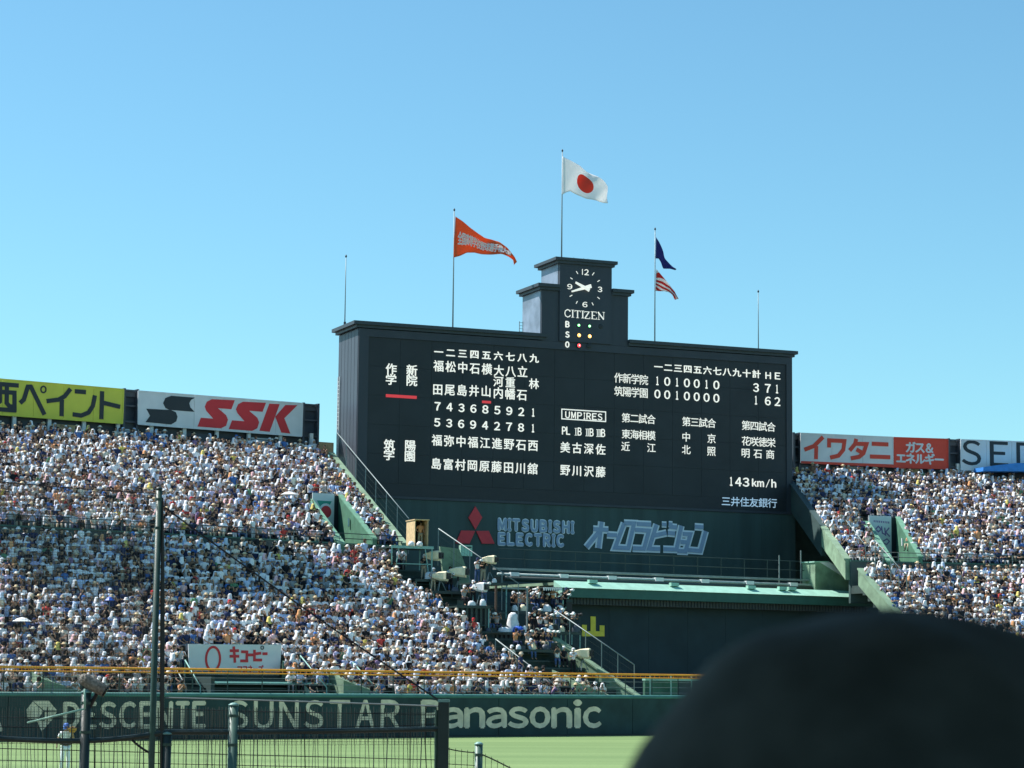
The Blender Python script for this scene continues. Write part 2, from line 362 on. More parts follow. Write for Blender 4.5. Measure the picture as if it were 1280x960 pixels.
# the walls between lower and upper tiers, with their railings
def tier_wall(lo, up, f1, label, root):
    a, b = up.pt(0, 0, 0), up.pt(f1, 0, 0)
    o = 0.0; d = (b - a); ang = math.atan2(d.y, d.x); fr = Frame(a, ang); L = d.length
    MB().box(0, L, -.15, .2, 9.5, up.h0 + .25, fr=fr).build('parapet', M_pgreen, root)
    MB().box(0, L, -.22, .26, up.h0 + .25, up.h0 + .33, fr=fr).build('coping', M_fascia, root)
    # aisle floor
    c, e = lo.pt(0, 1, 0), lo.pt(1, 1, 0); hh = lo.h(lo.n - 1) - .15
    P = [Vector((c.x, c.y, hh)), Vector((e.x, e.y, hh)), Vector((b.x, b.y, hh)), Vector((a.x, a.y, hh))]
    MB().box8([p - Vector((0, 0, .6)) for p in P] + P).build('cross_aisle', M_conc, root)
    r = empty('aisle_railing', fr.P(0, up.h0 + .3)); tag(r, label, 'railing')
    for hh in (up.h0 + 1.0, up.h0 + .65): MB().tube([fr.P(0, hh, .0), fr.P(L, hh, .0)], .03, 5).build('rail', M_dsteel, r, smooth=True)
    uu = .2
    while uu < L: MB().beam(fr.P(uu, up.h0 + .33), fr.P(uu, up.h0 + 1.0), .04).build('post', M_steel, r); uu += 1.9
tier_wall(LOW_L, UP_L, 1.0, 'dark steel railing above the green wall across the left stand', STU)
tier_wall(LOW_R, UP_R, 1.0, 'dark steel railing above the green wall across the right stand', SRU)
# left hand end wall of the right stand: concrete parapet following the terraces, shade coloured into its upper stretch
def end_wall(st, f, thick, up_, root, m, name='end_wall', side=-1, bottom=1.5, t0=0.0, t1=1.0, cop=None):
    e = (st.pt(1, .5, 0) - st.pt(0, .5, 0)).normalized() * thick * side
    zb = lambda t: st.h0 + st.rise * st.n * t + up_
    a, b = st.pt(f, t0, zb(t0) - bottom), st.pt(f, t1, zb(t1) - bottom); A, B = st.pt(f, t0, zb(t0)), st.pt(f, t1, zb(t1))
    MB().box8([a, b, b + e, a + e, A, B, B + e, A + e]).build(name, m, root)
    z = Vector((0, 0, .12)); z0 = Vector((0, 0, .003)); e2 = e * 1.25; e1 = e * -.25
    MB().box8([A + e1 + z0, B + e1 + z0, B + e2 + z0, A + e2 + z0, A + e1 + z, B + e1 + z, B + e2 + z, A + e2 + z]).build('coping', cop or M_mintw, root)
end_wall(UP_R, 0, .35, .35, SRU, M_pgreen, t0=.36, cop=M_pgreen, bottom=2.3); end_wall(UP_R, 0, .36, .35, SRU, M_mintw, t1=.358)  # dark green upper stretch paints in the scoreboard's shadow; lower stretch stays pale
end_wall(LOW_R, 0, .35, .55, SRL, M_mintw, bottom=1.2)
end_wall(UP_L, 1, .35, .45, STU, M_mintw, side=1)
end_wall(LOW_L, 1, .35, .45, STL, M_mintw, side=1, t1=.42)
# back walls under the signboards with a colonnade open to the concourse
def concourse(st, sign, root, px0, px1):
    a, b = st.pt(0, 1, 0), st.pt(1, 1, 0); d = b - a; fr = Frame(a, math.atan2(d.y, d.x)); L = d.length
    MB().box(0, L, 0, 1.9, 8, st.h(st.n - 1) + .1, fr=fr).build('concourse_floor', M_conc, root)
    MB().box(0, L, 1.9, 2.1, st.h(st.n - 1), st.h(st.n - 1) + 2.7, fr=fr).build('back_wall', M_corn, root)
    uu = .6; k = 0
    while uu < L:
        MB().box(uu, uu + .28, 1.5, 1.75, st.h(st.n - 1) + .1, st.h(st.n - 1) + 2.6, fr=fr).build('pillar', M_white, root)
        if k % 4 == 2:
            for j in range(6): MB().box(uu + .5, uu + 2.0, 1.85, 1.88, st.h(st.n - 1) + 1.02 + j * .17, st.h(st.n - 1) + 1.14 + j * .17, fr=fr).build('louvre', M_signw, root)
        if k % 4 == 0: MB().box(uu + .35, uu + 2.3, 1.86, 1.9, st.h(st.n - 1) + 1.0, st.h(st.n - 1) + 2.0, fr=fr).build('panel', M_wood if k % 8 else M_navyside, root)
        uu += 2.75; k += 1
concourse(UP_L, SIGN_L, STU, 0, 0); concourse(UP_R, SIGN_R, SRU, 0, 0)

# ------------------------------------------------------------------ signboards along the top of the stands
def pxq(fr, pts, w=0.0): return [fr.uv(x, y, w) for x, y in pts]
def sign(fr, quad, label, m, frame_m=M_signw):
    q = pxq(fr, quad); u0_, u1_ = q[0][0], q[1][0]; c = fr.P(q[0][0], 22.5); r = empty('signboard', c); tag(r, label, 'signboard')
    nn = max(3, int((u1_ - u0_) / 2.3)); g = .012 / (u1_ - u0_)
    L2 = lambda a, b, t: (a[0] + (b[0] - a[0]) * t, a[1] + (b[1] - a[1]) * t)
    for i in range(nn):
        a, b = i / nn + g, (i + 1) / nn - g; MB().prism([L2(q[0], q[1], a), L2(q[0], q[1], b), L2(q[3], q[2], b), L2(q[3], q[2], a)], -.06, 0, fr).build('panel', m, r)
    u0 = min(p[0] for p in q); u1 = max(p[0] for p in q); z0 = min(p[1] for p in q); z1 = max(p[1] for p in q)
    MB().box(u0 + .1, u1 - .1, .1, 1.0, z0 + .15, z1 - .15, fr=fr).build('casing', M_navyside, r)
    mb = MB()
    for i in range(4):
        a, b = q[i], q[(i + 1) % 4]; mb.beam(fr.P(a[0], a[1], .01), fr.P(b[0], b[1], .01), .07, .09)
    mb.build('edge_trim', frame_m, r)
    return r
def poly_part(r, fr, polys, m, name='lettering', w0=.008, w1=.03):
    mb = MB()
    for p in polys: mb.prism(pxq(fr, p)[::-1], w0, w1, fr)
    return mb.build(name, m, r)
def stroke_part(r, fr, strokes, wd, m, name='lettering', w0=.008, w1=.03):
    mb = MB()
    for i, s_ in enumerate(strokes): stroke(mb, pxq(fr, s_), wd, fr, w0, w1 + .002 * i)
    return mb.build(name, m, r)
Z1 = lambda pts: [(x / 5.3333, 440 + y / 5.3333) for x, y in pts]
Z2 = lambda pts: [(200 + x / 5.3333, 460 + y / 5.3333) for x, y in pts]
Z7 = lambda pts: [(980 + x / 4.2667, 520 + y / 4.2667) for x, y in pts]
s1 = sign(SIGN_L, [(-75, 467.5), (154.5, 486.7), (153, 529.5), (-75, 513)], 'yellow paint company signboard with black Japanese letters at far left', M_yellow, M_yellow)
kw = 26 / 5.333 * 177 / 3000 * 1.15
stroke_part(s1, SIGN_L, [Z1(s_) for s_ in (
    [(-75, 208), (125, 224)], [(-60, 262), (96, 272), (96, 400)], [(-60, 262), (-62, 385)], [(-66, 378), (108, 390)], [(0, 215), (-2, 330), (-30, 350)], [(45, 220), (44, 340), (62, 362), (92, 366)],
    [(133, 340), (158, 318), (185, 232), (205, 232), (296, 418)],
    [(310, 328), (390, 318), (430, 296), (470, 246)], [(412, 318), (410, 428)],
    [(498, 262), (572, 268)], [(484, 416), (540, 424), (590, 404), (618, 360), (632, 290)],
    [(680, 262), (675, 448)], [(684, 338), (800, 366)])], kw, M_ink)
stroke_part(s1, SIGN_L, [Z1([(289 + 17 * math.cos(a), 250 + 21 * math.sin(a)) for a in np.linspace(0, 2 * math.pi, 13)])], kw * .36, M_ink)
s2 = sign(SIGN_L, [(173, 488.7), (378.2, 504.3), (377, 545.5), (172.5, 530.2)], 'white signboard with black pennant emblem and red slanted initials', M_signw)
S = [(498, 215), (345, 208), (312, 225), (298, 258), (308, 285), (355, 338), (272, 332), (250, 390), (405, 402), (440, 385), (452, 345), (440, 315), (385, 268), (475, 275)]
def tri_S(o):
    T = lambda ids: Z2([(S[i][0] + o[0], S[i][1] + o[1]) for i in ids])
    return [T([0, 1, 2, 3, 4, 12, 13]), T([4, 5, 9, 10, 11, 12]), T([5, 6, 7, 8, 9])]
poly_part(s2, SIGN_L, tri_S((0, 0)) + tri_S((208, 17)) + [Z2([(728, 238), (797, 241), (730, 425), (662, 418)]), Z2([(835, 247), (915, 248), (828, 335), (768, 325)]), Z2([(768, 325), (828, 335), (868, 437), (808, 430)])], M_red)
poly_part(s2, SIGN_L, [[(182.8, 510.9), (214, 512.6), (219.7, 515.3), (221.8, 520.9), (220.3, 526.6), (213.8, 530.6), (181.9, 527.6), (187.5, 519.7)],
                       [(243.7, 497.1), (214, 494.7), (206.6, 497.5), (203.8, 504), (206.6, 509.7), (211, 512.3), (243.1, 514.8), (237.8, 509.1), (236.4, 504.1), (238.6, 500)]], M_ink, 'emblem', .008, .028)
s3 = sign(SIGN_R, [(1001, 541.5), (1116.6, 546.6), (1116.6, 581.5), (1001, 578.5)], 'white half of the gas company signboard with four red katakana', M_signw)
poly_part(s3, SIGN_R, [[(1001, 576.3), (1116.6, 580.6), (1116.6, 584.6), (1001, 579)]], M_redo, 'red_band', .002, .05)
k7 = 22 / 4.2667 * 208 / 3000
stroke_part(s3, SIGN_R, [Z7(s_) for s_ in ([(108, 180), (160, 160), (208, 112)], [(172, 160), (170, 230)],
    [(240, 168), (240, 130), (322, 134), (316, 180), (290, 212), (246, 222)], [(385, 122), (378, 150), (350, 184)], [(376, 148), (440, 150), (424, 198), (400, 218), (356, 226)], [(386, 178), (416, 196)],
    [(468, 148), (556, 152)], [(458, 216), (566, 220)])], k7, M_redo)
s4 = sign(SIGN_R, [(1117.1, 546.8), (1184.6, 549), (1184.6, 586), (1117.1, 584.6)], 'red half of the gas company signboard with small white lettering', M_redo, M_redo)
def cjk(mb, fr, ch, px, py, wpx, hpx, w, bold=0.0, mode='em', conv=lambda c: c):
    u0, v0 = fr.uv(px - wpx / 2, py, w); u1, _ = fr.uv(px + wpx / 2, py, w); uc, vc = fr.uv(px, py, w); _, va = fr.uv(px, py - hpx / 2, w); _, vb = fr.uv(px, py + hpx / 2, w)
    put(mb, conv(ch), (u0 + u1) / 2, (va + vb) / 2, u1 - u0, va - vb, fr, w, mode, bold)
mb = MB()
for i, ch in enumerate('ガス&'): cjk(mb, SIGN_R, ch, 980 + (675 + i * 50) / 4.2667, 520 + (168 + i * 2) / 4.2667, 12.8, 14, .012, .05, 'em', full)
for i, ch in enumerate('エネルギー'): cjk(mb, SIGN_R, ch, 980 + (624 + i * 51) / 4.2667, 520 + (226 + i * 2) / 4.2667, 12.6, 13.5, .012, .05)
mb.build('lettering', M_signw, s4)
s5 = sign(SIGN_R, [(1201, 549.5), (1420, 557), (1420, 592), (1201, 587.5)], 'white signboard with thin black capital letters at the far right', M_signw)
mb = MB()
for ch, x0, x1, y0, y1 in (('S', 948, 1050, 128, 264), ('E', 1098, 1196, 136, 268), ('D', 1240, 1350, 142, 274)):
    u0, v0 = SIGN_R.uv(980 + x0 / 4.2667, 520 + y0 / 4.2667); u1, v1 = SIGN_R.uv(980 + x1 / 4.2667, 520 + y1 / 4.2667)
    put(mb, full(ch), (u0 + u1) / 2, (v0 + v1) / 2, u1 - u0, v0 - v1, SIGN_R, .012, 'box', .035)
mb.build('lettering', M_ink, s5)
def sign_gap(fr, x0, x1, y0, y1, label):
    q = pxq(fr, [(x0, y0), (x1, y1)], -.4); u0, u1 = q[0][0], q[1][0]; z1, z0 = q[0][1], q[1][1]; r = empty('support_frame', fr.P(u0, z0)); tag(r, label, 'frame')
    MB().box(u0, u1, .9, 1.0, z0, z1, fr=fr).build('back_sheet', mat('dark_blue_sheet', (0.035, 0.05, 0.075), .5, .1, 1), r)
    for a in (u0, u1 - .18): MB().box(a, a + .18, .35, .9, z0 - .8, z1 + .05, fr=fr).build('post', M_navyside, r)
    for z in (z1 - .15, (z0 + z1) / 2 - .05, z0): MB().box(u0 + .18, u1 - .18, .4, .6, z, z + .13, fr=fr).build('crossbar', M_navyside, r)
    MB().box(u0 + .2, u1 - .2, .62, .7, z1 - .55, z1 - .16, fr=fr).build('light_panel', M_navyside, r)
sign_gap(SIGN_L, 154.6, 172.6, 486, 529, 'dark steel frame filling the gap between yellow and white signboards')
sign_gap(SIGN_L, 378.6, 398.5, 503.8, 547, 'dark steel frame right of the white board with red initials')
sign_gap(SIGN_R, 991, 1000.6, 541, 577, 'dark steel frame between the scoreboard and the red katakana board')
sign_gap(SIGN_R, 1185, 1200.6, 548.5, 585, 'dark steel frame right of the red signboard half')
# ------------------------------------------------------------------ scoreboard
SB = Frame(at(445, 600, 187), math.radians(22.5)); ZT = 31.42
uR = SB.uv(989.5, 500)[0]; DEP = 4.8
sb = empty('scoreboard', M=SB.M @ Matrix.Identity(4)); tag(sb, 'huge dark scoreboard with a stepped clock tower and white Japanese lettering', 'scoreboard')
MB().box(0, uR, 0.02, DEP, 17.55, ZT - .55, fr=SB).build('body', M_navy, sb)
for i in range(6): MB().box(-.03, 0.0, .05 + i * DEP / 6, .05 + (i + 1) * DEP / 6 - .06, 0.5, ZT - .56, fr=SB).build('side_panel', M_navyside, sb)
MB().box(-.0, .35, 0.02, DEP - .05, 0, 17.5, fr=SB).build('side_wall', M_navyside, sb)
uB = SB.uv(460.5, 424)[0]
mb = MB(); zc = 30.25
mb.box(0, uB, -.12, 0.02, 17.55, ZT - .56, fr=SB); mb.box(uB, uR, -.12, .02, zc, ZT - .56, fr=SB); mb.box(uR - .55, uR, -.12, .02, 17.55, zc, fr=SB)
mb.box(uB, uR - .55, -.12, .02, 17.55, 17.75, fr=SB); mb.build('display_frame', M_navy, sb)
# display made of modules, fine joints between them
nx, ny = 14, 5; z0, z1 = 18.75, zc
for i in range(nx):
    for j in range(ny):
        a = uB + (uR - .55 - uB) * i / nx; b = uB + (uR - .55 - uB) * (i + 1) / nx; c = z0 + (z1 - z0) * j / ny; d = z0 + (z1 - z0) * (j + 1) / ny
        MB().box(a + .009, b - .009, -.03, .015, c + .009, d - .009, fr=SB).build('display_module', M_disp, sb)
MB().box(uB, uR - .55, -.05, .015, 17.76, 18.74, fr=SB).build('sponsor_strip', M_disp2, sb)
# pedestal wall under the board
uP = SB.uv(450, 624)[0]
for i in range(12):
    a = uP + (uR + .3 - uP) * i / 12; b = uP + (uR + .3 - uP) * (i + 1) / 12
    MB().box(a + .003, b - .003, -.02, .6, 0, 17.53, fr=SB).build('pedestal_panel', M_pgreen, sb)
# cornices
def cornice(u0, u1, z, over=.42, hgt=.5, dep=DEP, left=True):
    mb = MB(); l = over * 1.2 if left else 0
    mb.box(u0 - l, u1 + over, -over, dep + over, z - hgt * .55, z, fr=SB); mb.box(u0 - l * .5, u1 + over * .5, -over * .5, dep + over * .5, z - hgt, z - hgt * .55 - .003, fr=SB)
    return mb.build('cornice', M_corn, sb)
tl0, tl1 = SB.uv(676.5, 380)[0], SB.uv(784.5, 380)[0]; tt0, tt1 = SB.uv(698.3, 350)[0], SB.uv(763.2, 350)[0]
Z2T, Z3T = 35.55, 37.8
cornice(-.02, tl0 - .02, ZT, left=True); cornice(tl1 + .02, uR, ZT, left=False)
MB().box(tl0, tl1, -.1, 3.9, ZT - .545, Z2T - .5, fr=SB).build('tower_stage', M_navy, sb)
M_tside = mat('tower_side_reflection_metal', (0.20, 0.25, 0.32), .4, .25, .8); MB().box(tl0 - .03, tl0, .1, 3.85, ZT - .0, Z2T - .52, fr=SB).build('tower_side_panel', M_tside, sb)  # paler blue-grey base colour carries the reflection on the tower's side
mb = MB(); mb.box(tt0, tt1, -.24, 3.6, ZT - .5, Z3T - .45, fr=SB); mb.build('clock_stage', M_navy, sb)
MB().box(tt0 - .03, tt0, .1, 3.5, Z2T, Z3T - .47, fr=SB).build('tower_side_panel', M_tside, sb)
mb = MB()
for a, b in ((tl0 - .45, tt0 - .02), (tt1 + .02, tl1 + .4)):
    mb.box(a, b, -.45, 4.3, Z2T - .27, Z2T, fr=SB); mb.box(a + .2 * (a < tt0), b - .2 * (a > tt0), -.28, 4.1, Z2T - .5, Z2T - .273, fr=SB)
mb.build('cornice', M_corn, sb)
mb = MB(); mb.box(tt0 - .5, tt1 + .4, -.55, 4.0, Z3T - .25, Z3T, fr=SB); mb.box(tt0 - .25, tt1 + .2, -.4, 3.8, Z3T - .47, Z3T - .253, fr=SB); mb.build('cornice', M_corn, sb)
for a in (2.0, 2.9, 3.3): MB().tube([SB.P(tt0 + a, Z3T, -1.5), SB.P(tt0 + a, Z3T + .45, -1.5)], .02, 4).build('lightning_rod', M_steel, sb)
lad = MB()
for o in (-.9, -.6): lad.tube([SB.P(tl0 + o, ZT, -2.4), SB.P(tl0 + o, ZT + 1.3, -2.4)], .03, 4)
for k in range(5): lad.beam(SB.P(tl0 - .9, ZT + .2 + k * .25, -2.4), SB.P(tl0 - .6, ZT + .2 + k * .25, -2.4), .03)
lad.build('ladder', M_steel, sb)
lad = MB()
for k in (0, 1): lad.tube([SB.P(-.12 - .0 * k, 21 + k * 0, -4.2 - k * .4), SB.P(-.12, 27.5, -4.2 - k * .4)], .03, 4)
for k in range(20): lad.beam(SB.P(-.12, 21.2 + k * .31, -4.2), SB.P(-.12, 21.2 + k * .31, -4.6), .03)
lad.build('ladder', M_white, sb)
# clock
ZB = lambda x, y: SB.uv(620 + x / 6.4, 310 + y / 6.4, .26)
cu_, cv_ = ZB(714, 320); clk = MB().tube([SB.P(*ZB(730, 320), .235), SB.P(*ZB(730, 320), .33)], .1, 12).build('clock', M_led, sb); 
def ck(name, mbx, m=M_led): return mbx.build(name, m, clk)
mw_, _ = ZB(865, 320); Rc = (ZB(832, 320)[0] - cu_) ; Rv = (ZB(714, 195)[1] - ZB(714, 450)[1]) / 2
for ch, x, y, ww, hh in (('12', 714, 193, 55, 46), ('3', 832, 331, 34, 44), ('6', 712, 452, 38, 44), ('9', 591, 309, 38, 44)):
    mb = MB()
    if ch == '12':
        u, v = ZB(692, 191); stroke(mb, [(u, v - .22 - .02), (u, v + .24)], .07, SB, .25)
        u0, v0 = ZB(725 - 17, 170); u1, v1 = ZB(725 + 17, 218); put(mb, '２', (u0 + u1) / 2, (v0 + v1) / 2, u1 - u0, v0 - v1, SB, .25, 'box', .012)
    else:
        u0, v0 = ZB(x - ww / 2, y - hh / 2); u1, v1 = ZB(x + ww / 2, y + hh / 2); put(mb, full(ch), (u0 + u1) / 2, (v0 + v1) / 2, u1 - u0, v0 - v1, SB, .25, 'box', .012)
    ck('numeral', mb)
for x0, y0, x1, y1 in ((642, 185, 656, 207), (786, 196, 770, 218), (595, 237, 613, 249), (830, 257, 812, 270), (611, 376, 590, 388), (812, 392, 830, 408), (652, 425, 641, 445), (768, 436, 779, 458)):
    mb = MB(); stroke(mb, [ZB(x0, y0), ZB(x1, y1)], .065, SB, .25); ck('hour_mark', mb)
mb = MB(); a, b = ZB(757, 306), ZB(602, 350); d = Vector(b) - Vector(a); nn = Vector((-d.y, d.x)).normalized()
A = Vector(ZB(745, 345)); a = Vector(ZB(762, 300))
def hand(x0, y0, wd0, x1, y1, wd1, w):
    p, q = Vector(ZB(x0, y0)), Vector(ZB(x1, y1)); d = (q - p).normalized(); n_ = Vector((-d.y, d.x)); m_ = MB()
    pts = [p - n_ * wd0 / 2, q - n_ * wd1 / 2, q + n_ * wd1 / 2, p + n_ * wd0 / 2]; m_.prism([(t.x, t.y) for t in pts], w, w + .03, SB); return m_
ck('minute_hand', hand(758, 305, .32, 600, 350, .12, .36)); ck('hour_hand', hand(742, 340, .30, 630, 277, .17, .40))
# maker's name in serif capitals, built of strokes
mb = MB(); T = lambda x, y: ZB(x, y)
def sf(pts, wd=.085): stroke(mb, [T(*p) for p in pts], wd, SB, .25 + .003 * (len(mb.f) % 7))
def col(x, y0, y1, wd=.10): sf([(x, y0), (x, y1)], wd); sf([(x - 12, y0 + 1), (x + 12, y0 + 2)], .035); sf([(x - 12, y1 - 1), (x + 12, y1)], .035)
sf([(592, 508), (586, 497), (572, 492), (556, 502), (551, 521), (557, 542), (573, 552), (588, 548), (596, 536)], .075); sf([(594, 495), (594, 510)], .04)
col(614, 495, 555); sf([(630, 500), (676, 504)], .05); sf([(631, 500), (630, 512)], .04); sf([(676, 503), (676, 515)], .04); col(653, 500, 559)
col(694, 502, 561); sf([(710, 508), (748, 511)], .05); sf([(745, 511), (712, 562)], .10); sf([(710, 563), (750, 566)], .05); sf([(710, 506), (709, 518)], .04); sf([(750, 566), (751, 553)], .04)
col(770, 508, 567); sf([(770, 510), (803, 512), (803, 523)], .045); sf([(770, 538), (793, 540)], .045); sf([(770, 567), (804, 570), (805, 556)], .045)
sf([(823, 512), (822, 570)], .045); sf([(816, 512), (862, 572)], .11); sf([(862, 515), (862, 572)], .045); sf([(852, 514), (872, 515)], .035); sf([(812, 571), (832, 572)], .035)
mb.build('maker_name', M_led, sb)
for ch, x, y, ww in (('B', 572, 610, 34), ('S', 572, 692, 34), ('O', 571, 772, 34)):
    mb = MB(); u0, v0 = ZB(x - ww / 2, y - 27); u1, v1 = ZB(x + ww / 2, y + 27); put(mb, full(ch), (u0 + u1) / 2, (v0 + v1) / 2, u1 - u0 - .06, v0 - v1 - .05, SB, .25, 'box', .035); mb.build('count_letter', M_ledw2 if False else M_led, sb)
M_lg = mat('lamp_green_lit', (0.25, 1.0, 0.35), .3, 0, emit=1.6); M_ly = mat('lamp_amber_lit', (1.0, 0.50, 0.12), .3, 0, emit=2.0); M_lr = mat('lamp_red_lit', (1.0, 0.06, 0.07), .3, 0, emit=1.4)
M_loff = mat('lamp_unlit', (0.012, 0.02, 0.02), .25, 0); M_core = mat('lamp_core_lit', (1, .95, .8), .3, 0, emit=1.8)
for x, y, m in ((662, 618, M_lg), (748, 625, M_lg), (838, 628, M_loff), (665, 698, M_ly), (750, 706, M_ly), (665, 780, M_lr), (748, 783, M_loff)):
    u, v = ZB(x, y); r = .21
    l = MB().tube([SB.P(u, v, .235), SB.P(u, v, .26)], r, 14).build('count_lamp', M_loff, sb)
    if m is not M_loff:
        MB().tube([SB.P(u, v, .262), SB.P(u, v, .30), SB.P(u, v, .33)], [r * (.5 if m is M_lg else .72), r * .5, r * .2], 12).build('lit_lens', m, l, smooth=True)
        MB().tube([SB.P(u, v, .335), SB.P(u, v, .345)], r * .22, 8).build('lamp_core', M_core, l)
    else: MB().tube([SB.P(u, v, .262), SB.P(u, v, .29)], [r * .85, r * .6], 12).build('dark_lens', M_black, l)
# display text
ZL = lambda x, y: (400 + x / 4.2667, 390 + y / 4.2667)
ZR = lambda x, y: (690 + x / 4.0, 430 + y / 4.0)
WT = .045
def row(chars, pts, Z, ww, hh, m=M_led, bold=.035, digits=False, name='display_character'):
    k = 4.2667 if Z is ZL else 4.0; bold *= .5
    for ch, p in zip(chars, pts):
        mb = MB(); x, y = Z(*p)
        if digits or ord(ch) < 128:
            w_ = ww * (.42 if ch in '1I' else 1); cjk(mb, SB, ch, x, y, w_ / k - 1.0, hh / k - .8, WT, bold * 1.15, 'box', full)
        else: cjk(mb, SB, ch, x, y, ww / k, hh / k, WT, bold)
        mb.build(name, m, sb)
def lin(x0, y0, x1, y1, n): return [(x0 + (x1 - x0) * i / (n - 1), y0 + (y1 - y0) * i / (n - 1)) for i in range(n)]
row('一二三四五六七八九', lin(633, 214, 1142, 248, 9), ZL, 48, 46, bold=.05)
row('福松中石横', lin(633, 289, 890, 306, 5), ZL, 54, 60); row('大八立', lin(954, 314, 1080, 320, 3), ZL, 54, 60)
row('河重林', [(951, 372), (1015, 377), (1141, 384)], ZL, 52, 56)
row('田尾島井山', lin(628, 414, 886, 424, 5), ZL, 54, 60); row('内幡石', lin(951, 433, 1077, 443, 3), ZL, 54, 60)
row('743685921', lin(627, 503, 1137, 536, 9), ZL, 34, 46, digits=True, bold=.05); row('536942781', lin(625, 589, 1136, 620, 9), ZL, 34, 46, digits=True, bold=.05)
row('福弥中福江進野石西', lin(624, 685, 1136, 713, 9), ZL, 54, 60); row('島富村岡原藤田川舘', lin(620, 810, 1134, 837, 9), ZL, 54, 60)
row('作学新院', [(380, 305), (379, 361), (490, 312), (489, 367)], ZL, 58, 58, bold=.045); row('筑学陽園', [(370, 710), (368, 763), (481, 713), (479, 770)], ZL, 58, 58, bold=.045)
mb = MB(); stroke(mb, [SB.uv(*ZL(350, 446)), SB.uv(*ZL(515, 456))], .24, SB, WT); mb.build('batting_bar', M_ledred, sb)
mb = MB(); stroke(mb, [SB.uv(*ZL(863, 479)), SB.uv(*ZL(911, 482))], .20, SB, WT); mb.build('batting_bar', M_ledred, sb)
row('一二三四五六七八九十計', lin(532, 115, 1022, 151, 11), ZR, 42, 40, bold=.045); row('HE', [(1081, 158), (1128, 160)], ZR, 30, 36)
row('作新学院', lin(333, 170, 459, 181, 4), ZR, 43, 50, bold=.012); row('筑陽学園', lin(333, 237, 459, 246, 4), ZR, 43, 50, bold=.012)
row('1010010', lin(527, 184, 822, 205, 7), ZR, 32, 45, digits=True, bold=.045); row('0010000', lin(527, 250, 822, 271, 7), ZR, 32, 45, digits=True, bold=.045)
row('371', [(1020, 218), (1079, 222), (1125, 225)], ZR, 31, 45, digits=True, bold=.045); row('162', [(1020, 281), (1079, 285), (1127, 288)], ZR, 31, 45, digits=True, bold=.045)
mb = MB(); q = [SB.uv(*ZR(*p)) for p in ((48, 326), (267, 340), (267, 388), (48, 374))]; stroke(mb, q, .09, SB, WT, closed=True); mb.build('umpires_box', M_led, sb)
row('UMPIRES', [(78, 354), (108, 356), (138, 358), (162, 360), (184, 361), (212, 363), (240, 365)], ZR, 26, 36, bold=.03)
row('PL', [(60, 433), (81, 434)], ZR, 22, 42); row('B', [(138, 438)], ZR, 22, 42); row('B', [(198, 442)], ZR, 22, 42); row('B', [(256, 445)], ZR, 22, 42)
mb = MB()
for xs in ((118,), (172, 180), (226, 234, 242)):
    for x in xs: stroke(mb, [SB.uv(*ZR(x, 417 + x * .06)), SB.uv(*ZR(x, 447 + x * .06))], .07, SB, WT)
    for y in (415, 449): stroke(mb, [SB.uv(*ZR(xs[0] - 6, y + xs[0] * .06)), SB.uv(*ZR(xs[-1] + 6, y + xs[-1] * .06))], .045, SB, WT + .003)
mb.build('display_text', M_led, sb)
for t, x, y in (('第二試合', 370, 370), ('第三試合', 672, 389), ('第四試合', 970, 408), ('東海相模', 370, 451), ('花咲徳栄', 970, 486)):
    row(t, lin(x, y, x + 126, y + 8, 4), ZR, 43, 47, bold=.014)
row('中京', [(671, 466), (798, 474)], ZR, 43, 47, bold=.014); row('近江', [(368, 513), (497, 520)], ZR, 43, 47, bold=.014)
row('北照', [(671, 529), (797, 537)], ZR, 43, 47, bold=.014); row('明石商', lin(968, 546, 1091, 553, 3), ZR, 43, 47, bold=.014)
row('美古深佐', lin(66, 518, 243, 528, 4), ZR, 48, 54); row('野川沢藤', lin(66, 631, 243, 641, 4), ZR, 48, 54)
row('143', [(896, 687), (932, 689), (970, 691)], ZR, 34, 46, digits=True, bold=.05)
mb = MB()
for ch, x, y, ww, hh in (('k', 1012, 693, 24, 40), ('m', 1043, 700, 34, 30), ('/', 1079, 697, 20, 44), ('h', 1109, 697, 24, 42)):
    X, Y = ZR(x, y); cjk(mb, SB, ch, X, Y, ww / 4 - .6, hh / 4 - .6, WT, .03, 'box', full)
mb.build('display_text', M_led, sb)
row('三井住友銀行', lin(870, 787, 1102, 797, 6), ZR, 46, 46, m=M_ledblue, bold=.025, name='sponsor_text')
# pedestal logos
ZM = lambda x, y: (540 + x / 3.5556, 610 + y / 3.5556)
def pped(pts): return [SB.uv(*ZM(*p)) for p in pts]
mb = MB()
for p in ([(190, 82), (220, 132), (190, 185), (160, 132)], [(128, 189), (189, 191), (164, 247), (103, 246)], [(193, 191), (249, 191), (275, 248), (220, 248)]): mb.prism(pped(p)[::-1], .03, .16, SB)
mb.build('three_diamond_emblem', M_rlogo, sb)
def outlined(text, x0, x1, y0, y1, dy, widths=None):
    for m, b, w_, g in ((M_blogo2, .115, .05, .0), (M_blogo, .05, .09, .0)):
        mb = MB(); ax0, ay0 = ZM(x0, y0); ax1, ay1 = ZM(x1, y1); e = .0 if b > .1 else .9
        word(mb, text, ax0, ax1, ay0 + e * .9, ay1 - e * .9, SB, w_, bold=b, gap=.10, dy=dy, widths=widths, side='o'); mb.build('lettering', m, sb)
outlined('MITSUBISHI', 291, 632, 131, 191, 4.2); outlined('ELECTRIC', 291, 588, 195, 256, 2.6)
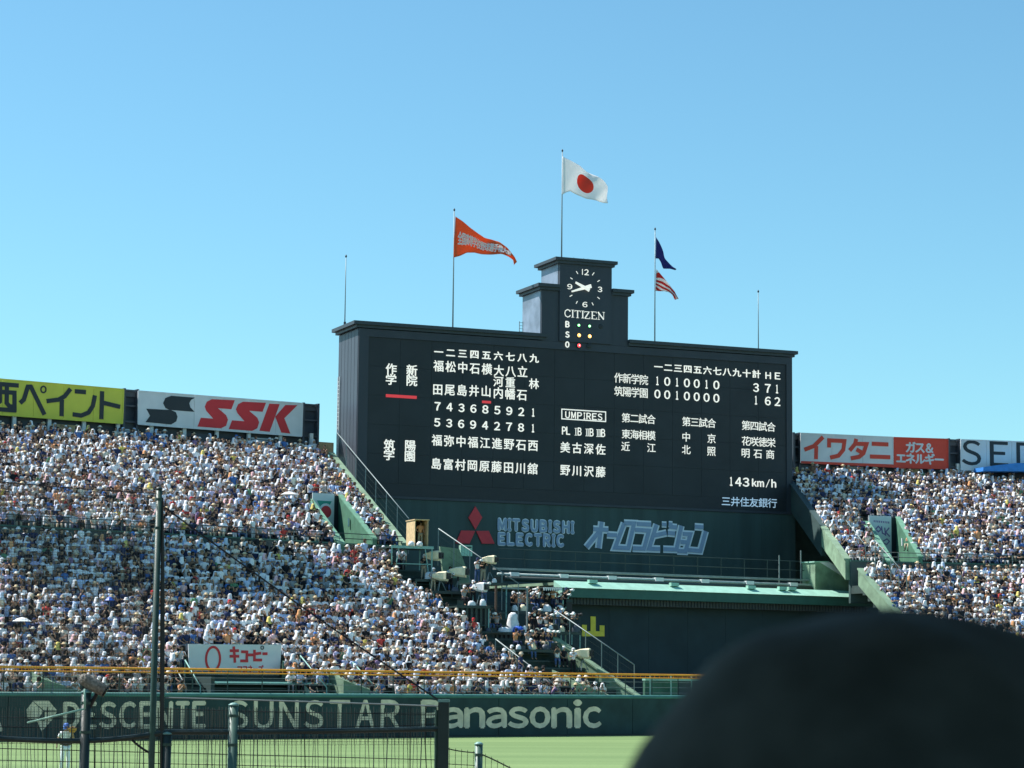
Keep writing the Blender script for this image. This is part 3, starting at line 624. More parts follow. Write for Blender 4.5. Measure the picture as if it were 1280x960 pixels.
K = [[(715, 183), (782, 187)], [(752, 150), (738, 268)], [(744, 190), (684, 264)],
     [(776, 208), (820, 211)],
     [(852, 156), (896, 158), (870, 268), (812, 265), (852, 156)],
     [(908, 160), (972, 163)], [(900, 186), (962, 190), (940, 270), (890, 268)],
     [(996, 162), (962, 270), (1012, 272)], [(984, 212), (1040, 200)], [(1020, 162), (1040, 163)], [(1050, 160), (1066, 162)],
     [(1052, 172), (1086, 176)], [(1046, 200), (1078, 203)], [(1106, 168), (1084, 274), (1026, 272)],
     [(1112, 204), (1146, 206), (1124, 282), (1088, 280)], [(1102, 240), (1132, 242)],
     [(1166, 172), (1204, 175)], [(1214, 192), (1190, 280), (1134, 276)]]
for m, wd, w_ in ((M_blogo2, .62, .05), (M_blogo, .34, .09)):
    mb = MB()
    for i, s_ in enumerate(K): stroke(mb, pped(s_), wd * (.85 if i in (9, 10) else 1), SB, w_, w_ + .02 + .001 * i)
    mb.build('lettering', m, sb)
# roof poles and flags
def pole(px, ytop, yb, w, label, r=.055, base=None, flagged=True):
    p = SB.hit(px, yb, w); q = SB.hit(px, ytop, w); zb = base
    r_ = empty('flagpole', (p.x, p.y, zb)); tag(r_, label, 'flagpole')
    MB().tube([(p.x, p.y, zb), (p.x, p.y, (zb + q.z) / 2), (p.x, p.y, q.z)], [r, r * .8, r * .55], 8).build('pole', M_steel, r_, smooth=True)
    MB().tube([(p.x, p.y, q.z), (p.x, p.y, q.z + .12), (p.x, p.y, q.z + .25)], [.03, .09, .02], 8).build('finial', M_corn, r_, smooth=True)
    MB().tube([(p.x, p.y, zb + .02), (p.x, p.y, zb + .25)], r * 2.2, 8).build('foot', M_corn, r_)
    return Vector((p.x, p.y, q.z))
pole(431, 322, 405, -2.4, 'bare thin mast at the left end of the scoreboard roof', .045, ZT)
P1 = pole(566, 264, 406, -2.4, 'flagpole with the orange pennant left of the clock tower', .06, ZT)
P2 = pole(702, 190, 320, -1.9, 'tall flagpole on top of the clock tower', .06, Z3T)
P3 = pole(818.5, 288, 428, -2.4, 'flagpole with two small flags right of the clock tower', .055, ZT)
pole(948, 366, 437, -2.4, 'bare thin mast at the right end of the scoreboard roof', .045, ZT)
def cloth_mat(name, col, kind=None, disc=None):
    m = bpy.data.materials.new(name); m.use_nodes = True; n = m.node_tree; b = n.nodes['Principled BSDF']; b.inputs['Roughness'].default_value = .8
    uvn = n.nodes.new('ShaderNodeUVMap'); cl = n.nodes.new('ShaderNodeRGB'); cl.outputs[0].default_value = (*col, 1); out = cl.outputs[0]
    if kind == 'disc':
        mp = n.nodes.new('ShaderNodeMapping'); mp.vector_type = 'POINT'; mp.inputs['Location'].default_value = (-.5 / disc[0], -.5 / disc[1], 0); mp.inputs['Scale'].default_value = (1 / disc[0], 1 / disc[1], 1)
        n.links.new(uvn.outputs[0], mp.inputs[0]); ln = n.nodes.new('ShaderNodeVectorMath'); ln.operation = 'LENGTH'; n.links.new(mp.outputs[0], ln.inputs[0])
        lt = n.nodes.new('ShaderNodeMath'); lt.operation = 'LESS_THAN'; lt.inputs[1].default_value = 1; n.links.new(ln.outputs['Value'], lt.inputs[0])
        mx = n.nodes.new('ShaderNodeMix'); mx.data_type = 'RGBA'; mx.inputs[7].default_value = (.82, .09, .05, 1); n.links.new(lt.outputs[0], mx.inputs[0]); n.links.new(out, mx.inputs[6]); out = mx.outputs[2]
    if kind == 'rays':
        sp = n.nodes.new('ShaderNodeSeparateXYZ'); n.links.new(uvn.outputs[0], sp.inputs[0])
        dx = n.nodes.new('ShaderNodeMath'); dx.operation = 'ADD'; dx.inputs[1].default_value = .25; n.links.new(sp.outputs[0], dx.inputs[0])
        dy = n.nodes.new('ShaderNodeMath'); dy.operation = 'SUBTRACT'; dy.inputs[1].default_value = .35; n.links.new(sp.outputs[1], dy.inputs[0])
        at_ = n.nodes.new('ShaderNodeMath'); at_.operation = 'ARCTAN2'; n.links.new(dy.outputs[0], at_.inputs[0]); n.links.new(dx.outputs[0], at_.inputs[1])
        ml = n.nodes.new('ShaderNodeMath'); ml.operation = 'MULTIPLY'; ml.inputs[1].default_value = 12; n.links.new(at_.outputs[0], ml.inputs[0])
        sn = n.nodes.new('ShaderNodeMath'); sn.operation = 'SINE'; n.links.new(ml.outputs[0], sn.inputs[0]); gt = n.nodes.new('ShaderNodeMath'); gt.operation = 'GREATER_THAN'; gt.inputs[1].default_value = .1; n.links.new(sn.outputs[0], gt.inputs[0])
        mx = n.nodes.new('ShaderNodeMix'); mx.data_type = 'RGBA'; mx.inputs[7].default_value = (.80, .76, .74, 1); n.links.new(gt.outputs[0], mx.inputs[0]); n.links.new(out, mx.inputs[6]); out = mx.outputs[2]
    n.links.new(out, b.inputs['Base Color'])
    tr = n.nodes.new('ShaderNodeBsdfTranslucent'); n.links.new(out, tr.inputs[0]); ms = n.nodes.new('ShaderNodeMixShader'); ms.inputs[0].default_value = .4
    n.links.new(b.outputs[0], ms.inputs[1]); n.links.new(tr.outputs[0], ms.inputs[2]); n.links.new(ms.outputs[0], n.nodes['Material Output'].inputs[0]); return m
def interp(pts, t):
    pts = [Vector(p) for p in pts]; L = [0]
    for a, b in zip(pts, pts[1:]): L.append(L[-1] + (b - a).length)
    s_ = t * L[-1]
    for i in range(len(pts) - 1):
        if s_ <= L[i + 1] + 1e-9: return pts[i].lerp(pts[i + 1], (s_ - L[i]) / max(L[i + 1] - L[i], 1e-9))
    return pts[-1]
ZF = lambda x, y: (540 + x / 4.0, 180 + y / 4.0)
def flag(top, bot, w, m, label, waves, amp, name='flag', extra=None, nu=44, nv=18):
    tp = [SB.uv(*ZF(*p), w) for p in top]; bp_ = [SB.uv(*ZF(*p), w) for p in bot]
    def pos(a, b):
        t = interp(tp, a); q = interp(bp_, a); c = t.lerp(q, b)
        ww = amp * (a ** .7) * math.sin(waves * a * 2 * math.pi + b * 1.6) + .25 * amp * math.sin(a * 19 + b * 7) * a
        return SB.P(c.x, c.y, w + ww)
    vs = [pos(i / nu, j / nv) for j in range(nv + 1) for i in range(nu + 1)]
    fs = [(j * (nu + 1) + i, (j + 1) * (nu + 1) + i, (j + 1) * (nu + 1) + i + 1, j * (nu + 1) + i + 1) for j in range(nv) for i in range(nu)]
    me = bpy.data.meshes.new(name); me.from_pydata([tuple(v) for v in vs], [], fs); me.materials.append(m)
    uvl = me.uv_layers.new(name='UVMap'); 
    for lp in me.loops: vi = lp.vertex_index; uvl.data[lp.index].uv = ((vi % (nu + 1)) / nu, 1 - (vi // (nu + 1)) / nv)
    me.polygons.foreach_set('use_smooth', [True] * len(me.polygons)); o = bpy.data.objects.new(name, me); COL.objects.link(o)
    sd = o.modifiers.new('thickness', 'SOLIDIFY'); sd.thickness = .012; MW[o.name] = Matrix.Identity(4)
    tag(o, label, 'flag'); return o, pos
f1, pos1 = flag([(117, 362), (150, 385), (190, 420), (230, 448), (265, 468), (305, 475), (340, 487), (375, 520), (405, 562), (417, 590)],
          [(108, 568), (140, 560), (175, 543), (215, 542), (250, 550), (300, 553), (340, 552), (380, 566), (405, 580), (412, 606)], -2.3, cloth_mat('orange_flag_cloth', (.88, .17, .045)),
          'long orange tournament pennant with white Japanese writing flying left of the clock', 1.3, .32, 'pennant')
tb = MB(); txt = '全国高等学校野球選手権大会'
for i, ch in enumerate(txt):
    vs_, fs_ = raw_glyph(ch); a0 = .04 + i * .062; P_ = []
    for x, y in (vs_ - EMC) / EM:
        sc_ = .064; hgt = .36 + .022 * i; P_.append(pos1(a0 + (x + .5) * sc_, .52 + .004 * i - y * hgt) + SB.n * .09)
    tb.add(P_, fs_); [tb.add([p + SB.u * du + Vector((0, 0, dv)) + SB.n * (.006 * q_) for p in P_], fs_) for q_, (du, dv) in enumerate(((.05, 0), (.025, .035), (.025, -.03)), 1)]
o = tb.build('lettering', cloth_mat('white_print', (.92, .92, .90))); o.parent = f1
flag([(652, 62), (690, 83), (740, 108), (780, 137), (825, 166), (860, 190), (878, 210)], [(648, 256), (668, 243), (692, 235), (735, 256), (775, 275), (830, 289), (886, 293)], -1.8,
     cloth_mat('white_flag_cloth', (.93, .93, .93), 'disc', (.165, .31)), 'white flag with a red disc flying above the clock tower', 1.5, .3)
flag([(1120, 465), (1135, 492), (1150, 525), (1170, 570), (1190, 600), (1215, 628)], [(1118, 572), (1133, 574), (1146, 590), (1160, 622), (1185, 626), (1214, 632)], -2.3, cloth_mat('blue_flag_cloth', (.035, .035, .22)),
     'small dark blue flag drooping from the right pole', 1.2, .25, nu=24, nv=10)
flag([(1121, 625), (1145, 655), (1168, 682), (1195, 706), (1215, 738), (1228, 775)], [(1118, 735), (1140, 736), (1165, 735), (1185, 740), (1200, 760), (1212, 780)], -2.3, cloth_mat('rayed_flag_cloth', (.62, .04, .03), 'rays'),
     'small red and white rayed flag below the dark blue one', 1.2, .2, nu=24, nv=10)

# ------------------------------------------------------------------ backscreen wall and its roof
w0, w1 = at(703, 728, 172), at(1097, 742, 187)
WB = Frame(w0, math.atan2(w1.y - w0.y, w1.x - w0.x)); uW = (w1 - w0).dot(WB.u)
bs = empty('backscreen', WB.P(0, 0)); tag(bs, 'dark windowless backscreen wall below the scoreboard with a mint topped canopy', 'wall')
n_ = 11
for i in range(n_):
    a, b = -9 + (uW + 9.5) * i / n_, -9 + (uW + 9.5) * (i + 1) / n_
    MB().box(a + .008, b - .008, 1.5, 1.8, 0, 9.0, fr=WB).build('wall_panel', M_wallg, bs)
MB().box(0, uW, .0, 1.6, 9.42, 10.1, fr=WB).build('fascia', M_fascia, bs)
MB().box(-.02, .0, .0, 1.5, 8.62, 10.1, fr=WB).build('end_return', M_mint, bs)
MB().box(-.0, .55, .003, 1.48, 8.62, 9.415, fr=WB).build('end_block', M_mint, bs)
mb = MB(); mb.add([WB.P(-.1, 10.1, .12), WB.P(uW + .1, 10.1, .12), WB.P(uW + .1, 10.62, -1.0), WB.P(-.1, 10.62, -1.0), WB.P(-.1, 10.08, -1.0), WB.P(uW + .1, 10.08, -1.0)],
                  [(0, 1, 2, 3), (0, 3, 4), (1, 5, 2), (0, 4, 5, 1)]); mb.build('sloped_coping', M_mint, bs)
MB().box(0, uW + .2, 1.005, 15, 10.3, 10.5, fr=WB).build('roof_deck', M_mintw, bs)
MB().box(0.56, uW - .6, .5, 1.49, 8.95, 9.41, fr=WB).build('vent_strip', mat('vent_grey', (.07, .08, .075), .8, .2, 6), bs)
mb = MB(); u = .7
while u < uW - .7: mb.box(u, u + .05, .44, .495, 8.97, 9.4, fr=WB); u += .28
tag(mb.build('vent_slat', M_ink, bs), kind='stuff')
for i, x in enumerate((741, 843, 939, 978, 990)):
    u, v = WB.uv(x, 731, -.6); MB().box(u - .35, u + .35, .5, .8, 10.5, 10.75, fr=WB).build('roof_vent', M_mint, bs)
# ledge pipes behind the canopy edge
pr = empty('service_pipes', WB.P(-5, 10.7)); tag(pr, 'pale horizontal pipes running along the foot of the scoreboard wall', 'pipes')
uq = WB.uv(622, 722, -2.5)[0]
MB().tube([WB.P(uq, 11.02, -2.5), WB.P(uW - 4, 11.02, -2.5)], .1, 8).build('pipe', mat('bright_pipe', (.42, .52, .50), .35, .08, 3), pr, smooth=True)
MB().tube([WB.P(uq + .5, 10.72, -2.4), WB.P(uW - 4, 10.72, -2.4)], .2, 8).build('pipe', M_dsteel, pr, smooth=True)
MB().box(uq, uW - 4, 2.75, 3.2, 11.35, 11.5, fr=WB).build('ledge', M_steel, pr)
for i in range(9): MB().box(uq + 1 + i * 4.2, uq + 1.7 + i * 4.2, 2.3, 2.7, 10.9, 11.18, fr=WB).build('bracket', M_white, pr)
# thin railing at the foot of the board
rl = empty('roof_railing', WB.P(-5, 11)); tag(rl, 'thin dark railing in front of the green scoreboard base', 'railing')
for i in range(16): MB().beam(WB.P(uq + .6 + i * 2.2, 11.0, -3.4), WB.P(uq + .6 + i * 2.2, 12.9, -3.4), .05).build('post', M_dsteel, rl)
for h_ in (12.2, 12.9): MB().tube([WB.P(uq + .6, h_, -3.4), WB.P(uq + 33.6, h_, -3.4)], .025, 4).build('rail', M_dsteel, rl)
for px, y0, y1 in ((974, 694, 727), (1001, 688, 720)):
    q = WB.hit(px, y1, -3.2); q2 = WB.hit(px, y0, -3.2); m_ = MB().tube([q - Vector((0, 0, .8)), q2], .05, 6).build('roof_pole', M_steel)
    tag(m_, 'pale short pole %s on the canopy roof in front of the board' % ('left of two' if px < 990 else 'right of two'), 'pole')
# yellow letter on the dark wall
mb = MB(); YX = lambda x, y: WB.uv(680 + x / 9.143, 730 + y / 9.143, -1.5)
mb.prism([YX(432, 598), YX(688, 598), YX(688, 540), YX(432, 540)], -1.498, -1.46, WB); mb.prism([YX(530, 539), YX(588, 539), YX(588, 372), YX(530, 370)], -1.498, -1.46, WB)
mb.prism([YX(432, 539), YX(486, 539), YX(486, 468), YX(432, 466)], -1.498, -1.46, WB); mb.prism([YX(635, 539), YX(688, 539), YX(688, 474), YX(635, 472)], -1.498, -1.46, WB)
mb.build('wall_mark', M_ylet, bs)
# low green wall beyond the end of the left stand
lw = empty('low_wall', FENCE.P(40, 0)); tag(lw, 'low green wall with pale coping behind the fence right of the stairs', 'wall')
ua, ub = FENCE.uv(806, 850, -2.5)[0], FENCE.uv(985, 850, -2.5)[0]; k = 0; u = ua
while u < ub:
    u2 = min(u + 3.1, ub); MB().box(u + .02, u2 - .02, 2.5, 2.7, 0, 3.55, fr=FENCE).build('panel', M_green if k == 0 else M_pgreen, lw); u = u2; k += 1
MB().box(ua, ub, 2.44, 2.76, 3.553, 3.68, fr=FENCE).build('coping', M_mint, lw)
u = ua
for i in range(6): MB().beam(FENCE.P(ua + .3 + i * 1.9, 2.4, -2.3), FENCE.P(ua + .3 + i * 1.9, 3.9, -2.3), .09).build('post', M_mint, lw)
MB().box(WB.uv(1098,700)[0] if False else uW - 8, uW + .4, 1.805, 2.3, 0, 8.9, fr=WB).build('side_pier', M_wallg, bs)
# mint ramp block right of the board
rb = empty('ramp_block', SB.P(uR + 1, 10)); tag(rb, 'pale green wedge shaped ramp wall with a white sloping top right of the scoreboard', 'wall')
RB = Frame(WB.P(uW - 6, 0, -2.0), WB.a)
def rbp(x, y): return RB.uv(x, y)
mb = MB(); mb.prism([rbp(1019, 738), rbp(1092, 745), rbp(1036, 703), rbp(1019, 703)], -1.6, 0, RB); mb.build('wedge', M_mintw, rb)
mb = MB(); mb.prism([rbp(1024, 702.5), rbp(1090, 743), rbp(1097, 743), rbp(1036, 702)], -1.7, .02, RB); mb.build('sloping_top', M_white, rb)
mb = MB(); mb.prism([rbp(1018, 703), rbp(1036, 703), rbp(1036, 701.5), rbp(1018, 701.5)], -1.7, .02, RB); mb.build('coping', M_mint, rb)
# ------------------------------------------------------------------ people
def skin_mesh(name, nodes, edges, sub=1):
    me = bpy.data.meshes.new(name); me.from_pydata([n[:3] for n in nodes], edges, []); o = bpy.data.objects.new(name, me); COL.objects.link(o)
    md = o.modifiers.new('skin', 'SKIN'); md.use_smooth_shade = True
    for i, n in enumerate(nodes): me.skin_vertices[0].data[i].radius = (n[3], n[4] if len(n) > 4 else n[3])
    me.skin_vertices[0].data[0].use_root = True
    if sub: s_ = o.modifiers.new('sub', 'SUBSURF'); s_.levels = sub; s_.render_levels = sub
    dg = bpy.context.evaluated_depsgraph_get(); dg.update(); r = bpy.data.meshes.new_from_object(o.evaluated_get(dg)); r.name = name
    bpy.data.objects.remove(o); bpy.data.meshes.remove(me)
    r.polygons.foreach_set('use_smooth', [True] * len(r.polygons)); return r
POSES = {}
def pose(name, T, A, L):
    """T: pelvis, belly, chest, neck, chin, head, crown; A: [[shoulder, elbow, wrist, hand] x2]; L: [[hip, knee, ankle, toe] x2]"""
    POSES[name] = (T, A, L)
def mirror(c): return [(-x, y, z) for x, y, z in c]
sitL = [(.10, -.02, .50), (.13, -.42, .52), (.13, -.44, .12), (.14, -.60, .05)]; SL = [sitL, mirror(sitL)]
TS = [(0, .05, .50), (0, .07, .72), (0, .04, .95), (0, .03, 1.11), (0, .0, 1.18), (0, -.01, 1.28), (0, .0, 1.385)]
lapA = [(.18, .04, 1.04), (.25, -.06, .80), (.12, -.28, .66), (.07, -.36, .65)]
crossA = [(.18, .04, 1.04), (.27, -.08, .82), (.03, -.24, .84), (-.07, -.24, .86)]
upA = [(.18, .04, 1.04), (.34, -.12, .98), (.20, -.22, 1.22), (.14, -.18, 1.32)]
kneeA = [(.18, -.10, .98), (.24, -.32, .74), (.14, -.44, .92), (.08, -.42, 1.0)]
camA = [(.18, .02, 1.04), (.26, -.16, .92), (.13, -.32, 1.16), (.07, -.36, 1.22)]
TL = [(0, .05, .50), (0, .02, .72), (0, -.08, .92), (0, -.14, 1.06), (0, -.19, 1.12), (0, -.23, 1.21), (0, -.24, 1.315)]
pose('sit_lap', TS, [lapA, mirror(lapA)], SL); pose('sit_cross', TS, [crossA, [(-.18, .04, 1.04), (-.27, -.08, .80), (-.04, -.26, .79), (.06, -.25, .80)]], SL)
pose('sit_fan', TS, [upA, mirror(lapA)], SL); pose('sit_lean', TL, [kneeA, mirror(kneeA)], SL); pose('sit_camera', TS, [camA, mirror(camA)], SL)
SD = lambda pts, dz=.38: [(x, y - .03 * 0, z + dz) for x, y, z in pts]
stL = [(.09, .03, .88), (.11, .0, .48), (.12, .04, .10), (.14, -.12, .04)]; STL_ = [stL, [(-.09, .03, .88), (-.13, -.03, .48), (-.15, .02, .10), (-.17, -.14, .04)]]
TT = [(0, .03, .92), (0, .04, 1.10), (0, .03, 1.32), (0, .03, 1.47), (0, .0, 1.54), (0, -.01, 1.63), (0, .0, 1.735)]
stA = [(.18, .04, 1.41), (.25, .03, 1.13), (.23, -.10, .90), (.22, -.14, .82)]
hipA = [(.18, .04, 1.41), (.33, .06, 1.17), (.16, -.08, 1.02), (.10, -.14, 1.02)]
tcA = [(.18, .02, 1.41), (.26, -.16, 1.28), (.13, -.34, 1.48), (.07, -.38, 1.54)]
pose('stand', TT, [stA, mirror(hipA)], STL_); pose('stand_arms', TT, [hipA, mirror(stA)], STL_); pose('stand_camera', TT, [tcA, mirror(tcA)], STL_)
pose('stand_forward', TT, [[(.18, .02, 1.41), (.24, -.18, 1.22), (.16, -.42, 1.26), (.12, -.50, 1.28)], [(-.18, .02, 1.41), (-.24, -.14, 1.18), (-.14, -.38, 1.20), (-.10, -.46, 1.22)]], STL_)
HEADG = ['hair', 'cap', 'straw_hat', 'towel', 'bucket_hat']
def headgear(kind, hc, n=8, tilt=.0):
    """hc: middle of the head"""
    mb = MB(); x0, y0, z0 = hc
    def rev(prof, cy=0.0, skip=None):
        vs = []; fs = []
        for r, z, *e in prof:
            for k in range(n): a = 2 * math.pi * (k + .5) / n; ex = e[0] if e else 1.0; vs.append((x0 + r * .92 * math.sin(a), y0 + cy - r * math.cos(a) * ex, z0 + z))
        for i in range(len(prof) - 1):
            for k in range(n):
                if skip and i in skip and k in (0, n - 1): continue
                fs.append((i * n + k, i * n + (k + 1) % n, (i + 1) * n + (k + 1) % n, (i + 1) * n + k))
        fs.append(tuple((len(prof) - 1) * n + k for k in range(n))); mb.add(vs, fs)
    if kind == 'hair': rev([(.100, -.10), (.118, -.02), (.120, .04), (.098, .10), (.05, .13)], .018, skip=(0, 1))
    elif kind == 'cap':
        rev([(.116, .03), (.120, .055), (.10, .115), (.045, .142)]); mb.box(x0 - .075, x0 + .075, y0 - .22, y0 - .09, z0 + .03, z0 + .045)
        rev([(.102, -.09), (.116, .028)], .02, skip=(0,))
    elif kind == 'straw_hat': rev([(.21, .015), (.215, .03), (.125, .055), (.115, .11), (.07, .145)])
    elif kind == 'bucket_hat': rev([(.175, -.01), (.125, .05), (.112, .115), (.06, .142)]); rev([(.100, -.10), (.116, .0)], .02, skip=(0,))
    elif kind == 'towel':
        rev([(.235, -.30, .7), (.225, -.22, .75), (.165, -.10, .95), (.135, .0), (.125, .07), (.09, .125), (.03, .145)], .012, skip=(1, 2, 3))
    return mb
def person_parts(pn, sub=1):
    T, A, L = POSES[pn]; R = [(.135, .10), (.125, .095), (.145, .10), (.052, .05), (.062, .065), (.088, .098), (.055, .06)]
    nodes = [(*p, *r) for p, r in zip(T, R)]; edges = [(i, i + 1) for i in range(6)]
    def limb(src, base, radii, nodes, edges):
        prev = base
        for p, r in zip(src, radii): nodes.append((*p, r)); edges.append((prev, len(nodes) - 1)); prev = len(nodes) - 1
    for a in A: limb(a, 2, (.055, .042, .030, .038), nodes, edges)
    for l in L: limb(l, 0, (.085, .062, .040, .036), nodes, edges)
    body = skin_mesh('person', nodes, edges, sub)
    R2 = [(.152, .118), (.143, .112), (.160, .116), (.075, .072)]
    n2 = [(*p, *r) for p, r in zip(T[:4], R2)]; e2 = [(0, 1), (1, 2), (2, 3)]
    for a in A:
        m_ = tuple((Vector(a[0]) * .35 + Vector(a[1]) * .65)); limb([a[0], m_], 2, (.076, .066), n2, e2)
    shirt = skin_mesh('shirt', n2, e2, sub)
    n3 = [(*T[0], .142, .112)]; e3 = []
    for l in L: limb(l[:3], 0, (.100, .080, .062), n3, e3)
    trousers = skin_mesh('trousers', n3, e3, sub)
    return body, shirt, trousers
def cheap_parts(pn):
    """a light version for the far crowd: list of (class, MB)"""
    T, A, L = POSES[pn]; out = []
    def el(pts, rs, n=6, sq=.75):
        m_ = MB(); vs = []; fs = []
        for p, r in zip(pts, rs):
            for k in range(n): a = 2 * math.pi * k / n; vs.append((p[0] + r * math.cos(a), p[1] + r * sq * math.sin(a), p[2]))
        for i in range(len(pts) - 1):
            for k in range(n): fs.append((i * n + k, i * n + (k + 1) % n, (i + 1) * n + (k + 1) % n, (i + 1) * n + k))
        fs.append(tuple((len(pts) - 1) * n + k for k in range(n))); return m_.add(vs, fs)
    top = tuple((Vector(T[2]) + Vector((0, 0, .10)))); out.append((1, el([T[0], T[1], T[2], top, T[3]], [.19, .18, .215, .17, .07])))
    hd = MB(); hd.tube([T[3], T[4], tuple(Vector(T[5])), T[6]], [.06, .085, .112, .06], 6); out.append((0, hd))
    for a in A: s_ = MB(); m_ = tuple(Vector(a[0]) * .3 + Vector(a[1]) * .7); s_.tube([a[0], m_], [.08, .068], 5, caps=False); out.append((1, s_)); f_ = MB(); f_.tube([m_, a[1], a[2], a[3]], [.048, .05, .036, .045], 4); out.append((0, f_))
    for l in L: s_ = MB(); s_.tube([l[0], l[1], l[2]], [.11, .085, .06], 5); out.append((2, s_)); s2_ = MB(); s2_.tube([l[2], l[3]], [.055, .045], 4); out.append((4, s2_))
    return out
def objcol(name, rough=.85, var=.10, scale=14):
    m = bpy.data.materials.new(name); m.use_nodes = True; n = m.node_tree; b = n.nodes['Principled BSDF']; b.inputs['Roughness'].default_value = rough; b.inputs['Specular IOR Level'].default_value = .2
    oi = n.nodes.new('ShaderNodeObjectInfo'); nz = n.nodes.new('ShaderNodeTexNoise'); nz.inputs['Scale'].default_value = scale; tc = n.nodes.new('ShaderNodeTexCoord'); n.links.new(tc.outputs['Object'], nz.inputs['Vector'])
    rp = n.nodes.new('ShaderNodeMapRange'); rp.inputs[3].default_value = 1 - var * 2; rp.inputs[4].default_value = 1 + var; n.links.new(nz.outputs[0], rp.inputs[0])
    vm = n.nodes.new('ShaderNodeVectorMath'); vm.operation = 'SCALE'; n.links.new(oi.outputs['Color'], vm.inputs[0]); n.links.new(rp.outputs[0], vm.inputs['Scale']); n.links.new(vm.outputs[0], b.inputs['Base Color']); return m
M_cloth = objcol('cloth'); M_skin = objcol('skin', .6, .05, 6)
SHIRTS = [('white', (.88, .89, .92), 42), ('pale blue', (.50, .63, .88), 12), ('cream', (.82, .74, .60), 6), ('lavender', (.62, .58, .80), 4), ('grey', (.34, .36, .38), 6), ('black', (.02, .022, .028), 16), ('navy', (.03, .045, .11), 10),
          ('blue', (.07, .17, .42), 4), ('pink', (.74, .52, .54), 3), ('red', (.58, .08, .07), 2), ('orange', (.72, .34, .16), 1.3), ('yellow', (.70, .58, .14), .8), ('green', (.14, .30, .17), 1.2), ('purple', (.24, .17, .32), 1), ('brown', (.20, .12, .08), 1.5)]
HATC = {'hair': [('black', (.018, .015, .014), 5), ('dark brown', (.06, .032, .02), 3)], 'cap': [('white', (.88, .89, .90), 7), ('navy', (.03, .045, .11), 3), ('black', (.02, .02, .022), 3), ('red', (.55, .04, .05), .6), ('blue', (.06, .2, .55), 1)],
        'straw_hat': [('straw', (.66, .52, .32), 4), ('cream', (.78, .74, .63), 6), ('brown', (.28, .18, .10), 1)], 'towel': [('white', (.86, .86, .87), 8), ('pale blue', (.6, .7, .84), 2), ('pink', (.82, .52, .55), 1), ('yellow', (.8, .66, .2), .5), ('orange', (.82, .4, .18), .5)],
        'bucket_hat': [('white', (.8, .8, .79), 4), ('beige', (.56, .48, .36), 3), ('black', (.02, .02, .022), 2)]}
TROU = [('black', (.02, .02, .025)), ('navy', (.03, .04, .09)), ('grey', (.2, .21, .22)), ('beige', (.45, .38, .27)), ('blue jean', (.07, .12, .24)), ('white', (.6, .6, .6))]
def wpick(L): 
    t = sum(x[2] for x in L); r = random.random() * t
    for x in L:
        r -= x[2]
        if r <= 0: return x
    return L[-1]
def attire():
    hk = random.choices(HEADG, (44, 17, 13, 16, 10))[0]; s_ = wpick(SHIRTS); h_ = wpick(HATC[hk]); t_ = random.choice(TROU); sk = random.uniform(.75, 1.1)
    return dict(hk=hk, shirt=s_, hat=h_, tr=t_, skin=(.52 * sk, .33 * sk, .23 * sk))
SIT = [('sit_lap', 4), ('sit_cross', 3), ('sit_fan', 3), ('sit_lean', 3)]
def occupied(px, py):
    """share of seats taken where the head shows at this pixel of the photograph"""
    if py > 838: return .85 if px < 48 else .3 if px < 88 else .9 if px < 186 else .25 if px < 236 else 0 if px < 352 else .25 if px < 436 else .97 if px < 636 + (py - 800) * 2.2 else .15 if px < 740 else 0
    if 228 < px < 356 and py > 797: return 0
    if 205 < px < 232 and py > 815: return .4
    P_ = [(600, 420), (640, 462), (668, 500), (676, 478), (690, 484), (712, 498), (735, 535), (752, 556), (775, 590), (800, 612), (820, 640), (840, 700)]
    for (ya, xa), (yb, xb) in zip(P_, P_[1:]):
        if ya <= py <= yb:
            if px > xa + (xb - xa) * (py - ya) / (yb - ya): return 0
    return .965
VOM_L = (.0, .0)
seats = []     # (position, facing, pixel, stand id, row)
def fill(st, sid, face, spacing=.48, occ=None, rows=None):
    for k in (rows or range(st.n)):
        W_ = st.width(k); n_ = int(W_ / spacing); off = random.random() * .4
        for i in range(n_):
            f = (i + .5 + off * .5 + random.uniform(-.13, .13)) / n_
            if f > .992: continue
            p = st.pt(f, (k + .5 + random.uniform(-.22, .22)) / st.n, st.h(k) + .005 + max(0, random.gauss(.02, .05))); h = project(p + Vector((0, 0, 1.28)))
            if not -150 < h[0] < 1440: continue
            oc = occ(h[0], h[1], f, k / st.n) if occ else .97
            if random.random() < oc: seats.append((p, face + random.gauss(0, .42), h, sid, k))
def occ_up_l(px, py, f, t): return 0 if in_vom(UPV_L, f, t) else .965
def occ_up_r(px, py, f, t): return 0 if in_vom(UPV_R, f, t) else .965
def in_vom(v, f, t): return v[0] - .022 < f < v[1] + .004 and t < v[2] + .05
fill(LOW_L, 0, LOW_L.ang(.5), occ=lambda px, py, f, t: occupied(px, py)); fill(UP_L, 1, UP_L.ang(.5), occ=occ_up_l); fill(UP_R, 2, UP_R.ang(.5), occ=occ_up_r); fill(LOW_R, 3, LOW_R.ang(.5), rows=range(7, 20))
